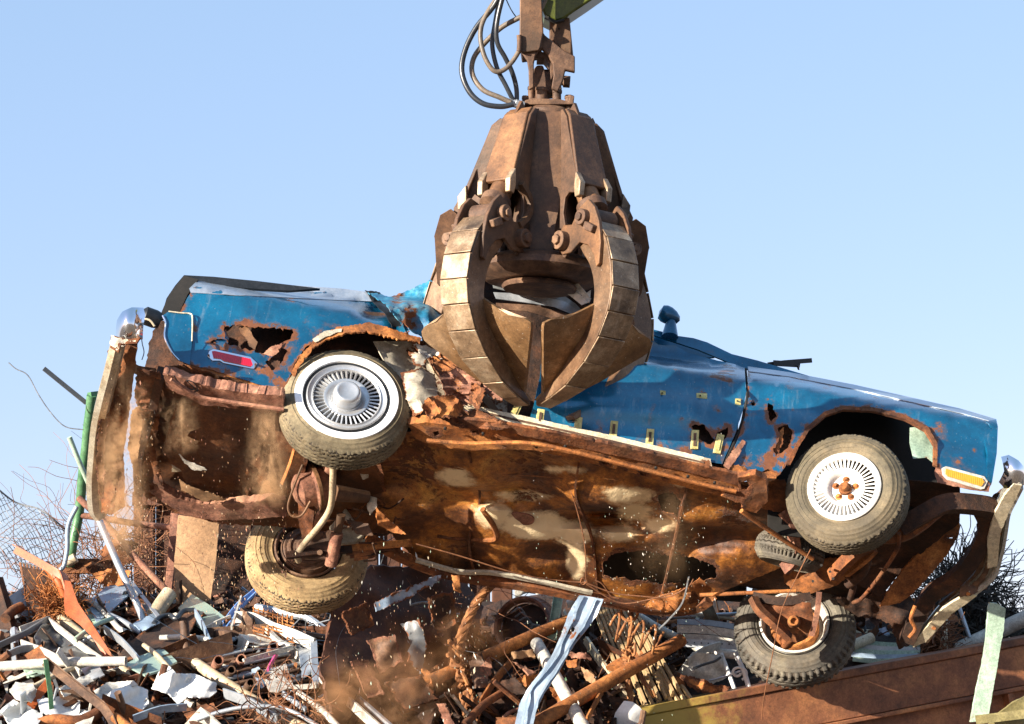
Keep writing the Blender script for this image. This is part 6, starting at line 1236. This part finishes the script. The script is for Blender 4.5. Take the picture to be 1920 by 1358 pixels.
leaves('leaves', (1760, 1080, 1850, 1230), 15.2, 15.8, 500, bb, 1); leaves('leaves', (1750, 1130, 1830, 1240), 15.2, 15.8, 600, bb, 3); leaves('leaves', (1872, 1156, 1935, 1205), 15.3, 15.7, 240, b2, 2)
# wire tangles
tangle('rusty_wire_tangle', (165, 1000, 290, 1120), 15.7, 16.4, 200, .0035, 'wirer', 'loose tangle of thin rusty wire left of the tan board', 'wire tangle', L=1.0, seed=8, curl=.8, kpts=8)
tangle('rusty_wire_tangle', (0, 1060, 170, 1140), 15.4, 16.2, 60, .003, 'wirer', 'thin rusty wire tangle over the chain-link mesh at the far left', 'wire tangle', L=.9, seed=9, curl=.8, kpts=8)
tangle('orange_wire_wool', (88, 1110, 132, 1165), 14.75, 15.0, 700, .004, 'rustor', 'dense ball of bright orange rusty wire beside the orange bracket', 'wire wool', L=.25, seed=10, curl=1.4)
tangle('brown_wire_wool', (1732, 1160, 1768, 1215), 14.6, 14.8, 260, .005, 'wirer', 'rusty wire clump beside the short cream post', 'wire wool', L=.22, seed=12, curl=1.4)
tangle('straw_wires', (460, 1310, 600, 1358), 12.9, 13.4, 90, .004, 'wirer', 'curled thin wires along the bottom edge below the long beige pipe', 'wire tangle', L=.4, seed=13, curl=1.1, kpts=7)
tangle('grey_wire_loops', (560, 1140, 700, 1230), 14, 14.6, 26, .004, 'wiregrey', 'thin grey wire loops in the dust below the far rear tyre', 'wire tangle', L=1.4, seed=14, curl=.55, kpts=10)
tangle('thin_wires', (780, 1100, 1250, 1358), 13.6, 14.6, 60, .003, 'wirer', 'fine rusty wires strewn over the centre of the heap', 'wire tangle', L=.7, seed=15, curl=.6, kpts=7)
# --- more long strips, tubes and panels lying over the left heap and the centre
LS = [((40, 1206), (150, 1262), .03, 'whitedirty', 'bar', 'dirty white lath sloping down under the grey plastic sheet'), ((196, 1180), (262, 1240), .035, 'galv', 'bar', 'grey strip just right of the orange bracket foot'),
      ((60, 1290), (180, 1240), .022, 'beige', 'tube', 'thin cream tube rising right behind the white horizontal pipe'), ((300, 1196), (420, 1206), .022, 'whitedirty', 'tube', 'white tube lying across the top of the dark curved panel'),
      ((366, 1150), (398, 1216), .04, 'lightblue', 'bar', 'pale blue strip dropping down right of the green tinted pane'), ((420, 1300), (520, 1350), .04, 'galv', 'bar', 'grey flat strip below the lowest dark pipe end'),
      ((560, 1300), (640, 1370), .025, 'whitedirty', 'tube', 'white tube going down into the dust left of the long white bars'), ((250, 1348), (350, 1326), .03, 'lightblue', 'bar', 'pale blue strip at the bottom below the large crumpled sheet'),
      ((10, 1230), (70, 1216), .03, 'galv', 'bar', 'short grey strip above the white horizontal pipe at the left edge'), ((140, 1200), (210, 1160), .02, 'mint', 'tube', 'thin mint tube crossing behind the orange web plate'),
      ((270, 1210), (330, 1270), .02, 'beige', 'tube', 'thin cream tube poking down over the green pane'), ((900, 1320), (960, 1240), .04, 'rustor', 'bar', 'orange-rust flat bar leaning between the rope and the first rust pipe'),
      ((1000, 1290), (1050, 1250), .03, 'beige', 'bar', 'cream strip between the two rust pipes'), ((1100, 1350), (1150, 1270), .03, 'rustor', 'bar', 'orange strip beside the edge board of the slats'),
      ((870, 1360), (940, 1300), .03, 'rust', 'tube', 'rust tube crossing behind the two rope ends'), ((1290, 1240), (1350, 1210), .03, 'whitedirty', 'bar', 'white strip across the folded white sheet')]
for (a, b, w_, m, kd, lb) in LS:
    pa, pb = T(*a, .42), T(*b, .42); md = pa.lerp(pb, .5) + Vector((0, 0, .02))
    if kd == 'bar': it(bar, 'metal_strip', lb, 'strip', [pa, md, pb], w_ * 1.6, .01, m, k=3, hint=Vector((0, -.6, 1)))
    else: it(tube, 'thin_tube', lb, 'tube', [pa, md, pb], w_ * .8, m, k=3)
PS = [([(250, 1170), (286, 1150), (300, 1166), (268, 1184)], 'lightblue', 'small pale blue sheet left of the dark curved panel tip'), ([(560, 1216), (584, 1214), (586, 1262), (566, 1270)], 'galv', 'grey sheet filling the white metal frame'),
      ([(440, 1192), (500, 1188), (530, 1204), (470, 1212)], 'whitedirty', 'dirty white sheet under the brown channel'), ([(40, 1246), (80, 1240), (86, 1262), (50, 1270)], 'mint', 'small mint flake under the white horizontal pipe'),
      ([(340, 1330), (400, 1318), (420, 1346), (360, 1362)], 'rust', 'rusty sheet at the bottom under the crumpled plastic'), ([(150, 1250), (184, 1246), (196, 1266), (164, 1276)], 'galv', 'small grey plate behind the brown angle iron'),
      ([(1020, 1180), (1050, 1176), (1056, 1200), (1030, 1206)], 'rustor', 'orange plate behind the pale blue strip'), ([(930, 1150), (950, 1140), (956, 1180), (936, 1184)], 'castiron', 'brown plate inside the ring of the wheel rim')]
for i, (q, m, lb) in enumerate(PS): it(sheet, 'scrap_sheet', lb, 'sheet', q, heap(.38, .12, 5, seed=i + 30), m, step=6, thick=.008, jag=2)
MS_ = [([(700, 1130), (760, 1104), (826, 1076), (828, 1084), (770, 1120), (706, 1146)], 'lightblue', 'long pale blue bent strip rising right in the dust behind the far rear tyre'), ([(752, 1170), (786, 1160), (800, 1210), (790, 1262), (764, 1240), (770, 1200)], 'plasticgrey', 'grey twisted sheet standing in the dust below the car'),
       ([(690, 1200), (740, 1190), (756, 1240), (712, 1262)], 'castiron', 'brown bent plate in the dust right of the white metal frame'), ([(640, 1150), (690, 1130), (700, 1170), (660, 1190)], 'rust', 'rusty torn plate just right of the far rear tyre'),
       ([(800, 1120), (850, 1110), (856, 1170), (820, 1190)], 'rustdark', 'dark rusty plate left of the curved wire rope'), ([(720, 1280), (790, 1266), (820, 1310), (760, 1330)], 'rustdark', 'dark folded plate under the dust left of the first rust pipe'),
       ([(660, 1240), (690, 1236), (720, 1300), (690, 1310)], 'rustpink', 'pinkish rusty strip beside the long white bars')]
for i, (q, m, lb) in enumerate(MS_): it(sheet, 'bent_plate', lb, 'plate', q, dep(14.2, .16, 3, dv=-.5, du=.4, seed=i), m, step=7, thick=.012, jag=3, edge=4)
it(tube, 'grey_cable', 'thin grey cable curling in the dust left of the wire rope', 'cable', [P(u, v, 13.9) for u, v in ((700, 1180), (735, 1168), (760, 1140), (800, 1130), (830, 1150), (862, 1152))], .008, 'wiregrey', k=5)
# --- small scrap covering the heap
def debris(name, n, box, seed, mats, label, smin=.02, smax=.12, off=(-.06, .08)):
    rnd = random.Random(seed); V, F, mi = [], [], []
    for i in range(n):
        u, v = rnd.uniform(box[0], box[2]), rnd.uniform(box[1], box[3])
        d = DM(u, v) - rnd.uniform(*off); p = P(u, v, d)
        if p.z > ridge(p.x) + .12 or (p.x > .75 and p.y < cline(p.x) + .5): continue
        kd = rnd.random(); s = rnd.uniform(smin, smax) * (1 if rnd.random() < .8 else 1.8)
        m = Matrix.Translation(p) @ Matrix.Rotation(rnd.uniform(0, 6.3), 4, 'Z') @ Matrix.Rotation(rnd.uniform(-1.4, 1.4), 4, 'X') @ Matrix.Rotation(rnd.uniform(-1.4, 1.4), 4, 'Y')
        if kd < .45:   # bent sheet
            a, b = s, s * rnd.uniform(.3, .9); k = rnd.uniform(-.6, .6) * s; q = []
            for z in (0, .006):
                for (x, y, h) in ((-a, -b, 0), (0, -b * rnd.uniform(.7, 1.2), k), (a, -b, 0), (a * rnd.uniform(.6, 1.1), b, k * .5), (0, b, k * rnd.uniform(.5, 1.5)), (-a, b * rnd.uniform(.4, 1), -k * .4)): q.append(m @ Vector((x * .6, y * .6, h + z)))
            f = [[0, 1, 4, 5], [1, 2, 3, 4], [6, 11, 10, 7], [7, 10, 9, 8]] + [[j, (j + 1) % 6, (j + 1) % 6 + 6, j + 6] for j in range(6)]
        elif kd < .8:  # bar / strip
            l, w_, h_ = s * 2.0, s * rnd.uniform(.05, .22), rnd.uniform(.004, .02)
            q, f = boxm(m, l, w_, h_)
        else:          # tube
            l, r = s * 1.8, rnd.uniform(.008, .03); a = m @ Vector((-l / 2, 0, 0)); b = m @ Vector((l / 2, 0, 0)); q, f = swp([a, m @ Vector((0, rnd.uniform(-.2, .2) * s, 0)), b], circ(r, 7))
        o = len(V); V += q; F += [[j + o for j in g] for g in f]; mm = rnd.choices(range(len(mats)), [x[1] for x in mats])[0]; mi += [mm] * len(f)
    mk(name, V, F, None, label=label, cat='scrap metal', kind='stuff', mats=[x[0] for x in mats], mi=mi, ang=30)
MIX = [('rustdark', 34), ('rust', 20), ('castiron', 16), ('rustor', 5), ('galv', 5), ('whitedirty', 4), ('black', 8), ('rustpink', 6), ('lightblue', 1)]
debris('small_scrap', 1500, (-60, 1100, 640, 1420), 21, MIX, 'small mixed scrap pieces covering the left of the heap')
debris('small_scrap', 900, (-60, 1200, 560, 1400), 27, MIX, 'fine dark scrap fragments between the pipes at the bottom left', .02, .07, (.0, .15))
debris('small_scrap', 800, (600, 1150, 1300, 1420), 22, [('rustdark', 60), ('rust', 14), ('castiron', 18), ('rustor', 3), ('beige', 1), ('rustpink', 2)], 'small dark rusty scrap covering the centre of the heap')
debris('small_scrap', 900, (1180, 1130, 1960, 1420), 23, MIX, 'small mixed scrap behind the container at the right')
debris('scrap_rods', 160, (-60, 1150, 660, 1380), 24, [('castiron', 5), ('galv', 3), ('whitedirty', 2), ('rust', 5)], 'scattered rods and strips sticking out of the left of the heap', .12, .28, (.0, .15))
debris('scrap_rods', 110, (780, 1150, 1320, 1380), 25, [('rustdark', 7), ('rustor', 2), ('rust', 4), ('beige', 1)], 'scattered rusty rods sticking out of the centre of the heap', .10, .25, (.0, .15))
# --- falling dirt flakes and dust
def flakes(name, boxes, seed, mats, label):
    rnd = random.Random(seed); V, F, mi = [], [], []
    for (u0, v0, u1, v1, d0, d1, n, s0, s1) in boxes:
        for i in range(n):
            p = P(rnd.uniform(u0, u1), rnd.uniform(v0, v1), rnd.uniform(d0, d1)); s = rnd.uniform(s0, s1) * (1 if rnd.random() < .93 else 2)
            m = Matrix.Translation(p) @ Matrix.Rotation(rnd.uniform(-.25, .25), 4, 'Y') @ Matrix.Rotation(rnd.uniform(0, 3), 4, 'Z')
            q = [m @ Vector(c) for c in ((-s * .4, 0, -s * .2), (0, -s * .3, -s * 1.3), (s * .45, .0, .1 * s), (0, s * .2, s * 1.2))]
            o = len(V); V += q; F += [[o, o + 1, o + 2], [o, o + 2, o + 3], [o, o + 3, o + 1], [o + 1, o + 3, o + 2]]; mm = rnd.choices(range(len(mats)), [x[1] for x in mats])[0]; mi += [mm] * 4
    mk(name, V, F, None, label=label, cat='falling dirt', kind='stuff', mats=[x[0] for x in mats], mi=mi, ang=10)
flakes('falling_dirt', [(250, 700, 560, 1150, 12.0, 14.5, 1500, .0025, .006), (400, 960, 560, 1180, 12.5, 14.5, 500, .003, .008), (190, 700, 280, 1150, 12, 13, 800, .002, .005), (450, 1100, 900, 1358, 12.5, 14.2, 900, .0025, .006)], 31, [('plaster', 3), ('beige', 2), ('rustpink', 4)], 'tan dirt grains raining from under the rear of the car')
flakes('falling_dirt', [(660, 1020, 900, 1358, 12.5, 14, 160, .004, .010), (1120, 950, 1320, 1200, 12.4, 13, 260, .002, .005), (850, 1080, 1300, 1358, 12.5, 14, 260, .002, .006), (1000, 800, 1400, 1150, 12.2, 12.8, 160, .0015, .004)], 32, [('mint', 3), ('whitedirty', 3), ('beige', 2)], 'pale glassy flakes falling below the middle of the car')
def dust(name, c0, c1, rad, dens, sc, label, seed=0, col=(.88, .58, .33), thr=.5, stretch=.3):
    a, b = Vector(c0), Vector(c1); N = 10; mid = (a + b) / 2
    o_pts = [a.lerp(b, k / (N - 1)) + Vector((noise.noise(Vector((k * .5, seed, 0))), 0, 0)) * rad[0] * .5 for k in range(N)]
    V, F = swp(o_pts, [(x * 1.0, y * 1.0) for x, y in circ(1, 16)], hint=Vector((0, 1, 0)), scale=lambda t: rad[0] * (1 - t) + rad[1] * t)
    bm_ = NB(name + '_vol'); tc = bm_.n('TexCoord'); ob = tc.outputs['Object']
    nz = bm_.noise(bm_.mapping(ob, (1, 1, stretch)), sc, 6, .62, .8)
    # soft radial fall-off about the plume axis, in object space
    at = bm_.n('VectorMath', operation='SUBTRACT'); bm_.l(ob, at.inputs[0]);
    L = (b - a); org = Vector(); 
    o = mk(name, V, F, bm_.m, label=label, cat='dust', kind='stuff')
    la, lb2 = a - o.location, b - o.location; ld = (lb2 - la).normalized(); ll = (lb2 - la).length
    at.inputs[1].default_value = la
    dp = bm_.n('VectorMath', operation='DOT_PRODUCT'); bm_.l(at.outputs[0], dp.inputs[0]); dp.inputs[1].default_value = ld
    t_ = bm_.math('DIVIDE', dp.outputs['Value'], ll)
    pj = bm_.n('VectorMath', operation='SCALE'); pj.inputs[0].default_value = ld; bm_.l(dp.outputs['Value'], pj.inputs[3])
    df = bm_.n('VectorMath', operation='SUBTRACT'); bm_.l(at.outputs[0], df.inputs[0]); bm_.l(pj.outputs[0], df.inputs[1])
    ln = bm_.n('VectorMath', operation='LENGTH'); bm_.l(df.outputs[0], ln.inputs[0])
    rr = bm_.math('ADD', bm_.math('MULTIPLY', t_, rad[1] - rad[0]), rad[0])
    fr_ = bm_.math('DIVIDE', ln.outputs['Value'], rr)
    rad_ = bm_.math('POWER', bm_.step(fr_, .95, .0), 1.6); e0 = bm_.step(t_, 0.02, .25); e1 = bm_.step(t_, .98, .72)
    nz2 = bm_.noise(ob, sc * 3.1, 5, .65, .6); nn2 = bm_.step(bm_.math('ADD', bm_.math('MULTIPLY', nz, .72), bm_.math('MULTIPLY', nz2, .28)), thr - .02, thr + .13)
    dn = bm_.math('MULTIPLY', bm_.math('MULTIPLY', bm_.math('MULTIPLY', rad_, e0), bm_.math('MULTIPLY', e1, nn2)), dens)
    vp = bm_.n('VolumePrincipled'); vp.inputs['Color'].default_value = (*col, 1); bm_.l(dn, vp.inputs['Density']); vp.inputs['Anisotropy'].default_value = .2
    bm_.l(vp.outputs[0], bm_.out.inputs['Volume'])
    return o
dust('dust_plume', P(250, 660, 12.1), P(215, 1060, 12.5), (.16, .26), 22, 9, 'thin tan dust streaming down beside the rear bumper', 1)
dust('dust_plume', P(328, 740, 12.0), P(345, 860, 12.05), (.17, .14), 26, 9, 'small tan dust puff under the rear frame rail', 2, thr=.50)
dust('dust_plume', P(505, 750, 12.0), P(500, 960, 12.2), (.14, .22), 24, 10, 'narrow tan dust trail left of the near rear tyre', 3, thr=.50)
dust('dust_plume', P(610, 1240, 13.0), P(800, 1400, 12.8), (.40, .75), 6, 3.0, 'wide cloud of tan dust rolling at the bottom left of centre', 4, col=(.80, .46, .24), stretch=.9)
dust('dust_plume', P(900, 1120, 13.2), P(740, 1330, 13.2), (.40, .60), 5, 2.5, 'faint brown dust haze in the centre below the car', 5, col=(.8, .42, .2))
dust('dust_plume', P(1260, 900, 12.4), P(1240, 1100, 12.6), (.22, .30), 1.6, 4, 'faint dust drifting under the floor of the car', 6, thr=.45)
